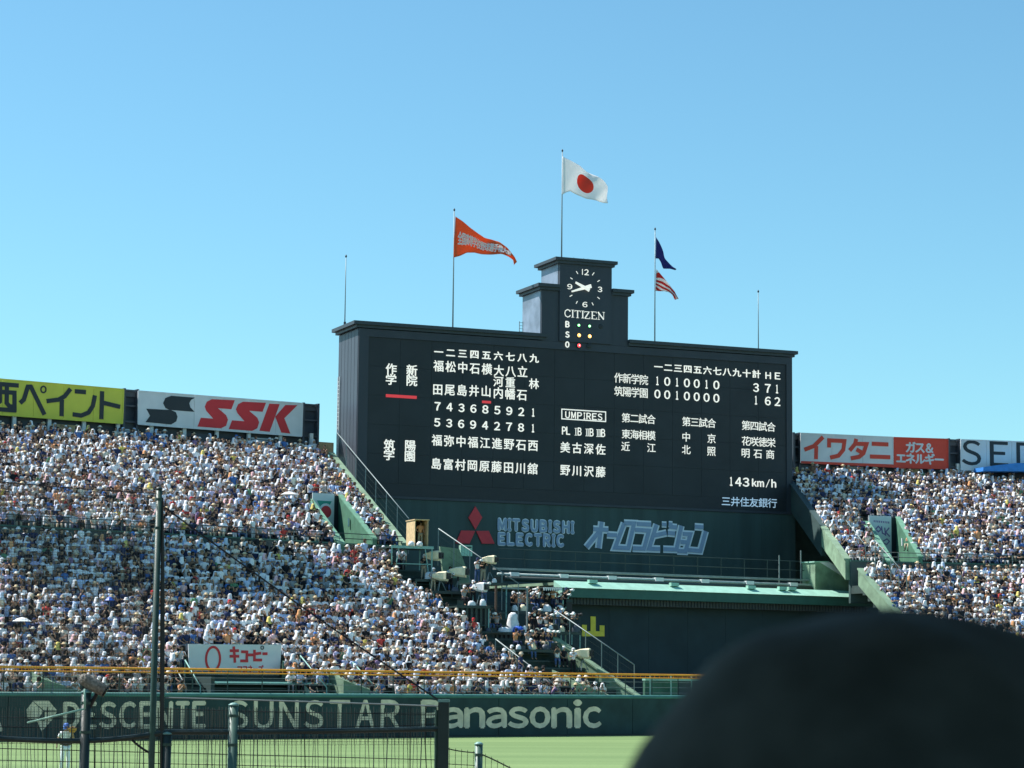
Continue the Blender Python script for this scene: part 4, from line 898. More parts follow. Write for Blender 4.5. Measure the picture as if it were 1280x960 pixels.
# people standing on the cross aisle and in the concourse under the signboards
extra = []
for st, n_ in ((UP_L, 65), (UP_R, 48)):
    for i in range(n_):
        p = st.pt(random.random(), 1.0, st.h(st.n - 1) + .11) + Vector((0, random.uniform(.4, 1.4), 0)); h = project(p + Vector((0, 0, 1.6)))
        if -150 < h[0] < 1440: extra.append((p, random.uniform(-1, 1), h, 4, 99))
for i in range(95):
    p = LOW_L.pt(random.random(), 1.04, LOW_L.h(19) - .14); h = project(p + Vector((0, 0, 1.6)))
    if -10 < h[0] < 505 and (h[0] > 430 or random.random() < .8): extra.append((p, random.uniform(-2, 2), h, 4, 98))
for i in range(26):
    p = LOW_R.pt(random.random(), 1.04, LOW_R.h(19) - .14); h = project(p + Vector((0, 0, 1.6))); extra.append((p, random.uniform(-2, 2), h, 4, 98))
near = sorted([s_ for s_ in seats if s_[3] == 0 and 0 < s_[2][0] < 1280], key=lambda s_: s_[0].y * .4 + s_[4] * 6)[:262]
near_ids = {id(s_) for s_ in near}
crowd = [s_ for s_ in seats if id(s_) not in near_ids] + extra
PM = {}
def proto(pn):
    if pn not in PM:
        PM[pn] = person_parts(pn)
        for me, m in zip(PM[pn], (M_skin, M_cloth, M_cloth)): me.materials.clear(); me.materials.append(m)
    return PM[pn]
HGM = {}
def hg_mesh(kind, pn):
    if (kind, pn) not in HGM:
        mb = headgear(kind, POSES[pn][0][5], 12); me = bpy.data.meshes.new(kind); me.from_pydata(mb.v, [], mb.f); me.materials.append(M_cloth)
        me.polygons.foreach_set('use_smooth', [True] * len(me.polygons)); HGM[(kind, pn)] = me
    return HGM[(kind, pn)]
def put_person(p, yaw, pn, at_, label, group=None, scale=1.0):
    body, shirt, tr = proto(pn); o = bpy.data.objects.new('person', body); COL.objects.link(o); o.color = (*at_['skin'], 1)
    o.location = p; o.rotation_euler = (0, 0, yaw); o.scale = (scale,) * 3; tag(o, label, 'person', group)
    for nm, me, c in (('shirt', shirt, at_['shirt'][1]), ('trousers', tr, at_['tr'][1]), (at_['hk'], hg_mesh(at_['hk'], pn), at_['hat'][1])):
        c_ = bpy.data.objects.new(nm, me); COL.objects.link(c_); c_.parent = o; c_.color = (*c, 1)
    return o
ORD = ['front', 'second', 'third', 'fourth', 'fifth', 'sixth', 'seventh', 'eighth', 'ninth', 'tenth']
def ordinal(n):
    if n < len(ORD): return 'first' if n == 0 else ORD[n]
    n += 1; return '%d%s' % (n, 'th' if 10 <= n % 100 <= 20 else {1: 'st', 2: 'nd', 3: 'rd'}.get(n % 10, 'th'))
HN = {'hair': 'bare head', 'cap': 'cap', 'straw_hat': 'brimmed hat', 'towel': 'head towel', 'bucket_hat': 'bucket hat'}
rows_ = {}
for s_ in sorted(near, key=lambda s_: s_[2][0]): rows_.setdefault(s_[4], []).append(s_)
for k, L_ in rows_.items():
    for i, s_ in enumerate(L_):
        a = attire(); pn = random.choices([x[0] for x in SIT], [x[1] for x in SIT])[0]
        hw = 'black hair' if a['hk'] == 'hair' and a['hat'][0] == 'black' else 'brown hair' if a['hk'] == 'hair' else '%s %s' % (a['hat'][0] if a['hat'][0] != 'straw' else 'straw coloured', HN[a['hk']])
        side = 'left' if s_[2][0] < 640 else 'left'
        put_person(s_[0], s_[1], pn, a, '%s shirt and %s, %s row, %s seated spectator from the left' % (a['shirt'][0], hw, ORD[k] if k < 10 else ordinal(k), ordinal(i)), 'spectators seated behind the orange rail', random.uniform(.98, 1.08))
# the rest of the crowd: one mass of real figures
def crowd_mesh(name, items, label):
    T = {}
    for pn in ('sit_lap', 'sit_cross', 'sit_fan', 'sit_lean', 'stand', 'stand_arms'):
        for hk in HEADG:
            V = []; FA = []; C = []
            for cl, mb in cheap_parts(pn) + [(3, headgear(hk, POSES[pn][0][5], 8))]:
                b = len(V); V += mb.v; FA += [tuple(b + i for i in f) for f in mb.f]; C += [cl] * len(mb.v)
            tri = []
            for f in FA:
                for i in range(1, len(f) - 1): tri.append((f[0], f[i], f[i + 1]))
            T[(pn, hk)] = (np.array(V, np.float32), np.array(tri, np.int32), np.array(C))
    VV = []; TT_ = []; CC = []; base = 0
    for p, yaw, h, sid, k in items:
        a = attire(); pn = random.choice(('stand', 'stand_arms')) if sid == 4 else ('stand' if random.random() < .03 else random.choices([x[0] for x in SIT], [x[1] for x in SIT])[0])
        V, t, c = T[(pn, a['hk'])]; s_ = random.uniform(.97, 1.09); ca, sa = math.cos(yaw), math.sin(yaw)
        W_ = np.empty_like(V); W_[:, 0] = (V[:, 0] * ca - V[:, 1] * sa) * s_ + p.x; W_[:, 1] = (V[:, 0] * sa + V[:, 1] * ca) * s_ + p.y; W_[:, 2] = V[:, 2] * s_ + p.z
        pal = np.array([a['skin'], a['shirt'][1], a['tr'][1], a['hat'][1], (.05, .05, .05)], np.float32) * random.uniform(.88, 1.08)
        VV.append(W_); TT_.append(t + base); CC.append(pal[c]); base += len(V)
    V = np.concatenate(VV); t = np.concatenate(TT_); c = np.concatenate(CC); me = bpy.data.meshes.new(name)
    me.vertices.add(len(V)); me.vertices.foreach_set('co', V.ravel()); me.loops.add(t.size); me.loops.foreach_set('vertex_index', t.ravel())
    me.polygons.add(len(t)); me.polygons.foreach_set('loop_start', np.arange(0, t.size, 3, dtype=np.int32)); me.polygons.foreach_set('use_smooth', np.ones(len(t), bool)); me.update(calc_edges=True)
    at_ = me.color_attributes.new('cloth_colour', 'FLOAT_COLOR', 'POINT'); at_.data.foreach_set('color', np.concatenate([np.clip(c, 0, 1), np.ones((len(c), 1), np.float32)], 1).ravel())
    me.materials.append(M_crowd); o = bpy.data.objects.new(name, me); COL.objects.link(o); tag(o, label, 'crowd', kind='stuff'); print(name, len(items), 'people', len(t), 'tris'); return o
M_crowd = bpy.data.materials.new('crowd_clothes'); M_crowd.use_nodes = True; _n = M_crowd.node_tree; _b = _n.nodes['Principled BSDF']; _b.inputs['Roughness'].default_value = .85; _b.inputs['Specular IOR Level'].default_value = .2
_a = _n.nodes.new('ShaderNodeAttribute'); _a.attribute_name = 'cloth_colour'; _n.links.new(_a.outputs['Color'], _b.inputs['Base Color'])
crowd_mesh('crowd', crowd, 'dense crowd of spectators in pale clothes filling the stands')

# ------------------------------------------------------------------ openings in the upper tier with their adverts
def vomitory(st, v, label, sign_label, emblem):
    f0, f1, d = v; root = empty('stair_opening', st.pt((f0 + f1) / 2, 0)); tag(root, label, 'opening')
    zt = lambda t: st.h0 + st.rise * st.n * t
    a0 = st.pt(f0, 0); 
    for f, th, nm in ((f0, -.55, 'side_wall'), (f1, .35, 'side_wall')):
        e = (st.pt(1, 0, 0) - st.pt(0, 0, 0)).normalized() * th; lo0 = st.h0 - .4
        hu = .75 if th > 0 else .30; A, B = st.pt(f, -.013, zt(-.01) + hu), st.pt(f, d, zt(d) + hu); a, b = st.pt(f, -.013, lo0), st.pt(f, d, lo0); j_ = e.normalized() * -.05; A, B, a, b = A + j_, B + j_, a + j_, b + j_
        MB().box8([a, b, b + e, a + e, A, B, B + e, A + e]).build('side_wall', M_green, root)
        z = Vector((0, 0, .1)); z0 = Vector((0, 0, .004)); MB().box8([A - e * .1 + z0, B - e * .1 + z0, B + e * 1.15 + z0, A + e * 1.15 + z0, A - e * .1 + z, B - e * .1 + z, B + e * 1.15 + z, A + e * 1.15 + z]).build('coping', mat('mid_green_paint', (.13, .30, .20), .7, .12, 2), root)
    # back sheet of the opening
    p, q = st.pt(f0, d, 0), st.pt(f1, d, 0); L_ = (q - p).length; fr = Frame(p, math.atan2((q - p).y, (q - p).x)); zt_ = zt(d) + .75
    MB().box(0, L_, 0, .2, st.h0 - .4, zt_, fr=fr).build('back_wall', M_ink, root)
    P_ = [st.pt(f0, -.02, st.h0 - .38), st.pt(f1, -.02, st.h0 - .38), st.pt(f1, d, st.h0 - .38), st.pt(f0, d, st.h0 - .38)]; MB().box8([p - Vector((0, 0, .3)) for p in P_] + P_).build('passage_floor', M_conc, root)
    s_ = empty('advert_sign', fr.P(0, zt_)); tag(s_, sign_label, 'sign'); w_ = L_ * .80
    MB().box(.02, w_, -.1, -.02, st.h0 + .1, zt_ + .1, fr=fr).build('panel', M_signw, s_)
    if emblem:
        mb = MB(); cx, cz = w_ * .52, zt_ - 1.15; mb.prism([(w_ * .2, zt_ - .45), (w_ * .55, zt_ - 1.5), (w_ * .88, zt_ - .45)], .102, .115, fr); mb.build('green_triangle', mat('emblem_green', (.02, .28, .22), .6, 0), s_)
        MB().tube([fr.P(w_ * .62, zt_ - 1.25, .116), fr.P(w_ * .62, zt_ - 1.25, .13)], .62, 20).build('ring', M_signw, s_); MB().tube([fr.P(w_ * .62, zt_ - 1.25, .132), fr.P(w_ * .62, zt_ - 1.25, .145)], .45, 20).build('red_disc', M_rlogo, s_)
        mb = MB()
        for i in range(2): u = w_ * .60 + i * .35; put(mb, 'ｼｱ'[i], u, zt_ - 2.25 - i * .1, .5, .5, fr, .116, 'box', .03)
        mb.build('lettering', M_ink, s_)
    else:
        mp_ = mat('emblem_purple', (.20, .13, .32), .6, 0); mb = MB()
        for k_, pts in enumerate(([(.30, -1.0), (.42, -.75), (.54, -1.0), (.42, -1.2), (.34, -1.05)], [(.56, -.75), (.60, -1.35)], [(.60, -1.3), (.72, -1.4)], [(.70, -.85), (.74, -1.5)], [(.90, -.85), (.74, -1.2), (.92, -1.55)])):
            stroke(mb, [(w_ * x, zt_ + y) for x, y in pts], .1, fr, .105, .115 + .001 * k_)
        mb.build('lettering', mp_, s_); mb = MB()
        for i in range(9): stroke(mb, [(w_ * (.22 + i * .08), zt_ - .35 - .01 * i), (w_ * (.26 + i * .08), zt_ - .35 - .01 * i)], .16, fr, .105, .115)
        mb.build('small_lettering', mp_, s_); mb = MB(); stroke(mb, [(w_ * .62, zt_ - 1.95), (w_ * .80, zt_ - 1.75), (w_ * .90, zt_ - 1.95), (w_ * .78, zt_ - 2.2), (w_ * .66, zt_ - 2.1)], .09, fr, .105, .115); mb.build('emblem', mp_, s_)
    l_ = MB(); zz = zt(d * .62) - .1; pp = st.pt(f1, d * .62, zz + .0) - Vector((.12, 0, 0)); l_.box(pp.x - .1, pp.x, pp.y - .1, pp.y + .15, zz - .25, zz + .35); l_.build('notice', M_white, root)
vomitory(UP_L, UPV_L, 'stairway opening with pale green side walls cut into the upper left stand', 'white advert with green triangle and red disc in the left stair opening', True)
vomitory(UP_R, UPV_R, 'stairway opening with green side wall cut into the upper right stand', 'white advert with purple lettering in the right stair opening', False)

# ------------------------------------------------------------------ railings down the edges of the stands
def stair_rail(st, f, t0, t1, hgt, n_, label, m=M_steel, e=0.0, net=True):
    r_ = empty('stair_railing', st.pt(f, t0)); tag(r_, label, 'railing'); top = []
    for i in range(n_ + 1):
        t = t0 + (t1 - t0) * i / n_; p = st.pt(f, t) + (st.pt(1, t) - st.pt(0, t)).normalized() * e; MB().beam(p - Vector((0, 0, .2)), p + Vector((0, 0, hgt)), .06).build('post', M_steel if net else m, r_); top.append(p + Vector((0, 0, hgt)))
    MB().tube([top[0], top[-1]], .04, 6).build('rail', m, r_, smooth=True)
    if net:
        mb = MB()
        for j in range(1, 5): z = Vector((0, 0, -hgt * j / 5)); mb.tube([top[0] + z, top[-1] + z], .008, 3)
        for i in range(n_ * 6): p = top[0].lerp(top[-1], i / (n_ * 6)); mb.tube([p, p - Vector((0, 0, hgt * .95))], .006, 3)
        tag(mb.build('wire_mesh', M_dsteel, r_), kind='stuff')
    return r_
stair_rail(UP_L, 1, 0.0, .97, 2.3, 7, 'tall sloping rail at the right edge of the upper left stand', e=.5)
stair_rail(LOW_L, 1, .60, 1.02, 2.4, 5, 'middle sloping rail between camera platforms and the red emblem', e=.3)
stair_rail(LOW_L, 1, .03, .42, 2.3, 5, 'lowest sloping rail crossing the yellow mark on the dark wall', e=.3)
stair_rail(UP_R, 0, .0, .30, 1.5, 4, 'sloping rail along the left edge of the upper right stand', e=1.3, net=False)
stair_rail(LOW_R, 0, .72, 1.02, 2.6, 4, 'sloping rail at the left edge of the lower right stand', e=1.2, net=False)
def aisle(st, px0, t0, t1, label, m=M_msteel):
    f = vom_range(st, px0, px0 + 1, 0)[0]; stair_rail(st, f, t0, t1, .95, max(2, int((t1 - t0) * 12)), label, m, net=False)
aisle(LOW_L, 66, .01, .16, 'pale handrail going down to the fence at far left', M_steel); aisle(LOW_L, 250, .0, .16, 'pale handrail left of the red lettered board'); aisle(LOW_L, 232, .0, .12, 'handrail beside the empty steps left of the red lettered board', M_steel)
aisle(LOW_L, 408, .0, .2, 'mint handrail right of the red lettered board'); aisle(LOW_L, 470, .0, .16, 'mint handrail above the last letters of the thin word'); aisle(LOW_L, 700, .0, .34, 'pale handrail between the packed seats and the photographers', M_steel)
# ------------------------------------------------------------------ lettered board over the front gate
KB = Frame(FENCE.P(FENCE.uv(236, 840, -4.2)[0], 0, -4.2), FENCE.a)
ga = empty('gate_block', KB.P(2, 2.5)); tag(ga, 'green gate block with teal canopy under the red lettered board', 'gate')
KX = lambda x, y, w=0: KB.uv(220 + x / 5.3333, 780 + y / 5.3333, w)
ad = empty('advert_board', KB.P(2, 4.5)); tag(ad, 'white board with red katakana and a red oval above the front gate', 'sign')
MB().prism([KX(88, 336), KX(690, 342), KX(705, 138), KX(84, 134)], -.08, 0, KB).build('panel', M_signw, ad)
mb = MB(); c = KX(246, 232); a = KX(300, 232)[0] - c[0]; b = c[1] - KX(246, 318)[1]; stroke(mb, [(c[0] + .86 * a * math.cos(t), c[1] + .92 * b * math.sin(t)) for t in np.linspace(0, 2 * math.pi, 25)[:-1]], .14, KB, .01, .03, closed=True); mb.build('red_oval', M_red, ad)
mb = MB()
for k_, pts in enumerate(([(358, 178), (418, 178)], [(357, 215), (420, 215)], [(384, 150), (392, 258)], [(434, 185), (472, 186), (470, 245)], [(428, 246), (480, 246)], [(478, 206), (520, 206)], [(522, 172), (522, 240), (572, 240)], [(522, 200), (566, 194)], [(576, 198), (608, 198)])):
    stroke(mb, [KX(*p) for p in pts], .165, KB, .01, .03 + .001 * k_)
mb.build('lettering', M_red, ad); mb = MB(); c = KX(574, 158); stroke(mb, [(c[0] + .1 * math.cos(t), c[1] + .1 * math.sin(t)) for t in np.linspace(0, 6.283, 12)[:-1]], .05, KB, .01, .03, closed=True); mb.build('letter_ring', M_ink, ad)
mb = MB()
for i, ch in enumerate('マヨネーズ'):
    u, v = KX(424 + i * 35, 302); put(mb, ch, u, v, .38, .46, KB, .012, 'em', .02)
mb.build('small_lettering', M_red, ad)
ul, ur = KX(84, 300)[0], KX(700, 300)[0]
MB().box(ul, ur, .2, 1.2, 2, KX(84, 350)[1], fr=KB).build('back_wall', M_ink, ga)
MB().box(ul - .1, ul + .15, -2.6, .15, 1.5, KX(84, 350)[1], fr=KB).build('side_wall', M_pgreen, ga)
P_ = [KB.P(ur + .05, 1.9, .05), KB.P(ur + .35, 1.9, .05), KB.P(ur + .35, 1.9, 2.9), KB.P(ur + .05, 1.9, 2.9), KB.P(ur + .05, 4.5, .05), KB.P(ur + .35, 4.5, .05), KB.P(ur + .35, 2.5, 2.9), KB.P(ur + .05, 2.5, 2.9)]
MB().box8(P_).build('side_wall', M_mintw, ga)
mb = MB(); zc_ = KX(300, 385)[1]
P_ = [KB.P(ul + .6, zc_ - .12, 2.2), KB.P(ur + 2.2, zc_ - .12, 2.2), KB.P(ur + 2.2, zc_ + .1, .1), KB.P(ul + .6, zc_ + .1, .1)]; MB().box8(P_ + [p + Vector((0, 0, .06)) for p in P_]).build('canopy', M_cap, ga)
for i, (px, s_) in enumerate(((78, 1), (455, 1), (742, 1))):
    u = FENCE.uv(px, 860, -1.2)[0]; P_ = [FENCE.P(u - 1.5, 2.0, -3.6), FENCE.P(u - 1.5, 2.0, -1.2), FENCE.P(u + 1.6, 2.0, -1.2), FENCE.P(u + 1.6, 2.0, -3.6), FENCE.P(u - 1.5, 4.2, -3.6), FENCE.P(u - 1.5, 3.4, -1.2), FENCE.P(u + 1.6, 2.5, -1.2), FENCE.P(u + 1.6, 3.3, -3.6)]
    w_ = MB().box8(P_).build('ramp_wall', M_mintw)
    tag(w_, ('pale green ramp wall behind the fence at the far left', 'pale green ramp wall behind the fence above the thin letters', 'pale green ramp wall left of the dark backscreen steps')[i], 'wall')
# ------------------------------------------------------------------ camera platforms and crews
def stY(px, py):
    k, f = LOW_L.find(px, py); return LOW_L.pt(f, (k + .35) / LOW_L.n).y
PF = {}
def platform(key, px0, px1, ytop, ybot, label, slats=False, rail=False, braced=False, back=2.6, yy=None):
    Y = yy or stY((px0 + px1) / 2, ybot); fr = Frame(at(px0, ytop, Y), LOW_L.ang(.5) * .55); u1 = fr.uv(px1, ytop)[0]; z = at(px0, ytop, Y).z; zb = at(px0, ybot, Y).z - .8
    r_ = empty('camera_platform', fr.P(0, zb)); tag(r_, label, 'platform')
    MB().box(0, u1, -.05, back, z - .12, z, fr=fr).build('deck', M_dsteel, r_); MB().box(-.03, u1 + .03, -.1, -.053, z - .16, z + .03, fr=fr).build('edge_beam', M_msteel if braced else M_dsteel, r_)
    for a in (.05, u1 - .05):
        for b in (.0, back - .1): MB().beam(fr.P(a, zb, -b), fr.P(a, z - .12, -b), .09).build('leg', M_msteel, r_)
    if braced:
        for a, b in ((.25, .1), (u1 - .25, -.1)): MB().beam(fr.P(a + b * 3, z - .15), fr.P(a - b * 2, zb + .5), .06).build('brace', M_msteel, r_)
        MB().beam(fr.P(.05, z - 1.2), fr.P(u1 - .05, z - 1.2), .06).build('brace', M_msteel, r_)
    if slats:
        n_ = max(3, int(u1 / .3))
        for i in range(n_): MB().box(u1 * i / n_, u1 * (i + .45) / n_, .02, .06, zb + .2, z - .13, fr=fr).build('slat', M_dsteel, r_)
        MB().box(0, u1, .2, .25, zb, z - .14, fr=fr).build('skirt', M_ink, r_)
    if rail:
        for i in range(4): MB().beam(fr.P(.06 + (u1 - .12) * i / 3, z), fr.P(.06 + (u1 - .12) * i / 3, z + 1.0), .04).build('rail_post', M_dsteel, r_)
        MB().tube([fr.P(.05, z + 1.0), fr.P(u1 - .05, z + 1.0)], .03, 5).build('rail', M_dsteel, r_)
    PF[key] = (fr, z, Y); return r_
platform('booth', 489, 541, 682, 738, 'steel framed platform carrying the plywood booth', braced=True)
platform('a', 519, 566, 724, 752, 'low platform under the camera beside the plywood booth', rail=False)
platform('bc', 541, 592, 739, 770, 'platform with two covered cameras below the booth')
platform('d', 588, 634, 728, 772, 'high platform with a lone operator below the red emblem', back=2.2)
platform('e', 571, 612, 757, 790, 'platform with a slatted skirt left of the white covered camera', slats=True)
platform('f', 604, 692, 790, 815, 'wide slatted platform with plastic draped gear', slats=True)
platform('g', 640, 716, 764, 790, 'rear photographers platform below the scalloped awning', back=2.0)
platform('h', 640, 700, 812, 836, 'front photographers platform above the fence')
platform('i', 684, 726, 790, 822, 'right photographers platform beside the sloping rail', rail=True)
def on(key, px, depth=.9):
    fr, z, Y = PF[key]; u = fr.uv(px, 700, -depth)[0]; return fr.P(u, z + .002, -depth)
# plywood booth
fr, z, Y = PF['booth']; q = on('booth', 518, .3); q2 = q; bw = 1.0
bo = empty('booth', q); tag(bo, 'plywood booth with an open front on the steel platform', 'booth'); u0 = fr.uv(505, 680, -.3)[0]; BH = 1.82
BF = Frame(q, .36); d_ = .95
MB().box(0, .05, 0, 1.85, z, z + BH, fr=BF).build('side_panel', M_wood, bo); MB().box(bw * .92, bw * .92 + .05, 0, 1.85, z, z + BH, fr=BF).build('side_panel', M_wood, bo)
MB().box(.05, bw * .92, 1.8, 1.85, z, z + BH, fr=BF).build('shade_sheet', M_ink, bo); MB().box(-.05, bw * .92 + .1, -.1, 1.9, z + BH, z + BH + .06, fr=BF).build('roof', M_wood, bo)  # black sheet added at the open back stands for the dark behind it
for x in (-.35, .25): 
    b_ = MB(); b_.tube([BF.P(x, z, .35), BF.P(x, z + .2, .35), BF.P(x, z + .34, .35)], [.2, .22, .1], 8); tag(b_.build('bag', M_plast, smooth=True), 'white bag at the foot of the booth, %s of two' % ('left' if x < 0 else 'right'), 'bag')
def outfit(shirt, tr='navy', hk='cap', hat='white'):
    S_ = {s[0]: s for s in SHIRTS}; T_ = {t[0]: t for t in TROU}; H_ = {h[0]: h for h in HATC[hk]}
    return dict(hk=hk, shirt=S_[shirt], hat=H_.get(hat, HATC[hk][0]), tr=T_[tr], skin=(.45, .27, .18))
CREWG = 'camera crews on the platforms'
put_person(BF.P(.6, z + .01, -.6), .4, 'stand', outfit('orange', 'beige', 'cap', 'black'), 'person in orange top standing inside the plywood booth', CREWG)
def tv_camera(p, yaw, label, cover=M_tan, k=1.0, tripod_h=1.35):
    r_ = empty('television_camera', M=Matrix.Translation(p) @ Matrix.Rotation(yaw, 4, 'Z')); tag(r_, label, 'camera'); Mx = MW[r_.name]
    L = lambda *v: Mx @ Vector(v); z = tripod_h
    mb = MB()                                          # canvas cover: deep at the front, sagging towards the back, pointing along +x
    sec = [(-.60 * k, .16, .14), (-.52 * k, .22, .22), (-.1 * k, .27, .31), (.32 * k, .28, .36), (.50 * k, .31, .40)]
    vs = []; n_ = 8
    for i, (x, a, b) in enumerate(sec):
        for j in range(n_): t = 2 * math.pi * (j + .5) / n_; s_ = 1.7; vs.append(L(x, max(-a, min(a, a * s_ * math.cos(t))) * k, z + .34 * k + max(-b, min(b * .86, b * s_ * math.sin(t))) * k + .03 * math.sin(i * 2.3 + j)))
    fs = [(i * n_ + j, i * n_ + (j + 1) % n_, (i + 1) * n_ + (j + 1) % n_, (i + 1) * n_ + j) for i in range(len(sec) - 1) for j in range(n_)] + [tuple(range(n_))[::-1], tuple((len(sec) - 1) * n_ + j for j in range(n_))]
    mb.add(vs, fs); mb.build('canvas_cover', cover, r_)
    mb = MB(); mb.box8([L(x, y, z + .34 * k + h) for h in (-.22 * k, .20 * k) for x, y in ((.502 * k, -.2 * k), (.72 * k, -.23 * k), (.72 * k, .23 * k), (.502 * k, .2 * k))]); mb.build('lens_hood', M_black, r_)
    MB().tube([L(.72 * k, 0, z + .33 * k), L(.735 * k, 0, z + .33 * k)], .15 * k, 12).build('lens', M_loff, r_)
    MB().tube([L(0, 0, .75), L(0, 0, z + .08)], .07, 8).build('pedestal', M_black, r_)
    for j in range(3): a = j * 2.094 + .5; MB().tube([L(0, 0, .85), L(.42 * math.cos(a), .42 * math.sin(a), 0)], .028, 5).build('tripod_leg', M_steel, r_)
    MB().tube([L(-.3, .1, z + .1), L(-.75, .22, z - .08)], .018, 5).build('pan_handle', M_black, r_); return r_
tv_camera(on('a', 541, .9), -.35, 'tan covered television camera right beside the plywood booth', tripod_h=1.35)
put_person(on('a', 530, 1.1), .2, 'stand_forward', outfit('black', 'beige', 'cap', 'white'), 'operator in black behind the camera beside the booth', CREWG)
tv_camera(on('bc', 551, .7), -.3, 'tan covered television camera, left of the pair below the booth', k=.95, tripod_h=.75)
tv_camera(on('bc', 573, .9), -.15, 'tan covered television camera, right of the pair below the booth', k=1.05, tripod_h=1.05)
put_person(on('bc', 542, 1.0), .3, 'stand', outfit('grey', 'beige', 'cap', 'white'), 'operator in grey behind the left of the paired cameras', CREWG, .93)
put_person(on('bc', 563, 1.2), .2, 'stand_forward', outfit('pale blue', 'black', 'hair', 'black'), 'bareheaded operator in pale blue behind the right of the paired cameras', CREWG)
tv_camera(on('d', 612, .8), -.35, 'tan covered television camera high up below the red emblem', k=.85, tripod_h=1.35)
put_person(on('d', 604, 1.1), .3, 'stand_forward', outfit('black', 'beige', 'cap', 'black'), 'operator in black with beige trousers below the red emblem', CREWG)
tv_camera(on('e', 600, .7), -.5, 'white covered television camera above the slatted platform', M_plast, .9, 1.0)
put_person(on('e', 592, 1.0), .1, 'stand_forward', outfit('navy', 'black', 'cap', 'white'), 'operator in navy and white cap behind the white covered camera', CREWG)
put_person(on('e', 581, .9), .4, 'sit_camera', outfit('grey', 'black', 'cap', 'white'), 'seated photographer in grey left of the white covered camera', CREWG)
tv_camera(on('h', 727, .3) if False else Vector(LOW_L.pt(*[(lambda kf: (kf[1], (kf[0] + .5) / LOW_L.n))(LOW_L.find(730, 848))][0])), -.25, 'tan covered television camera at the bottom near the orange rail', k=1.0, tripod_h=.85)
def lowp(px, py):
    k, f = LOW_L.find(px, py); return LOW_L.pt(f, (k + .4) / LOW_L.n, LOW_L.h(k) + .005)
put_person(lowp(717, 850), .2, 'stand_forward', outfit('white', 'black', 'cap', 'white'), 'operator in white behind the lowest covered camera', CREWG)
def stills(p, yaw, h, label, white=True, fwd=.52):
    Mx = Matrix.Translation(p) @ Matrix.Rotation(yaw, 4, 'Z'); r_ = empty('stills_camera', M=Mx @ Matrix.Translation((0, -fwd + .12, h))); tag(r_, label, 'camera', 'long lens stills cameras'); Q = MW[r_.name]
    L = lambda *v: Q @ Vector(v); MB().box8([L(x, y, z_) for z_ in (-.07, .07) for x, y in ((-.08, -.05), (.08, -.05), (.08, .04), (-.08, .04))]).build('camera_body', M_black, r_)
    MB().tube([L(0, -.05, 0), L(0, -.28, 0), L(0, -.30, 0), L(0, -.46, 0)], [.05, .055, .085, .09], 10).build('long_lens', M_white if white else M_black, r_, smooth=False)
SH = ['black', 'grey', 'black', 'navy', 'black', 'orange', 'navy', 'grey', 'black', 'white', 'black', 'pale blue', 'black', 'orange', 'grey', 'navy', 'cream', 'white', 'blue', 'white', 'black', 'grey', 'white', 'navy', 'cream', 'black']
spots = [('g', 642, 1.2), ('g', 651, .8), ('g', 660, 1.2), ('g', 667, .7), ('g', 684, 1.0), ('g', 692, .8), ('g', 702, 1.2), ('f', 612, .8), ('f', 668, .8), ('f', 676, 1.1), ('i', 690, .8), ('i', 698, 1.2), ('i', 708, .9), ('h', 646, .8), ('h', 661, .8), ('h', 686, .8)]
spots += [('g', 656, 1.5), ('g', 673, 1.0), ('g', 679, 1.4), ('g', 697, 1.5), ('g', 708, .8), ('f', 622, 1.1), ('f', 684, .9), ('e', 606, 1.2), ('i', 703, 1.3), ('h', 671, 1.1), ('h', 679, .7)]
spots += [('bc', 560, 1.6), ('e', 583, 1.5), ('f', 608, 1.5), ('f', 662, 1.5), ('g', 645, 1.7), ('g', 688, 1.6), ('i', 717, 1.2), ('h', 690, 1.3), ('d', 597, 1.2)]
NAMES = {'bc': 'paired camera platform', 'd': 'high platform', 'e': 'small slatted platform', 'g': 'rear platform', 'f': 'wide slatted platform', 'i': 'right platform', 'h': 'front platform'}
cnt = {}
for j, (key, px, d_) in enumerate(spots):
    n_ = cnt.get(key, 0); cnt[key] = n_ + 1; sit = (j % 3 != 2) or key == 'h'; pn = 'sit_camera' if sit else 'stand_camera'; yaw = random.uniform(.25, .85); p = on(key, px, d_)
    hk = ['cap', 'hair', 'bucket_hat', 'cap', 'hair'][j % 5]; hat = {'cap': ['white', 'black', 'navy'][j % 3], 'hair': 'black', 'bucket_hat': 'beige'}[hk]
    put_person(p, yaw, pn, outfit(SH[j % len(SH)], ['black', 'navy', 'beige', 'blue jean'][j % 4], hk, hat), '%s photographer in %s, %s from the left on the %s' % ('seated' if sit else 'standing', SH[j % len(SH)], ordinal(n_), NAMES[key]), CREWG)
    stills(p, yaw, 1.24 if sit else 1.56, '%s lens camera of the photographer in %s, %s on the %s' % ('white' if j % 4 != 1 else 'black', SH[j % len(SH)], ordinal(n_), NAMES[key]), j % 4 != 1)
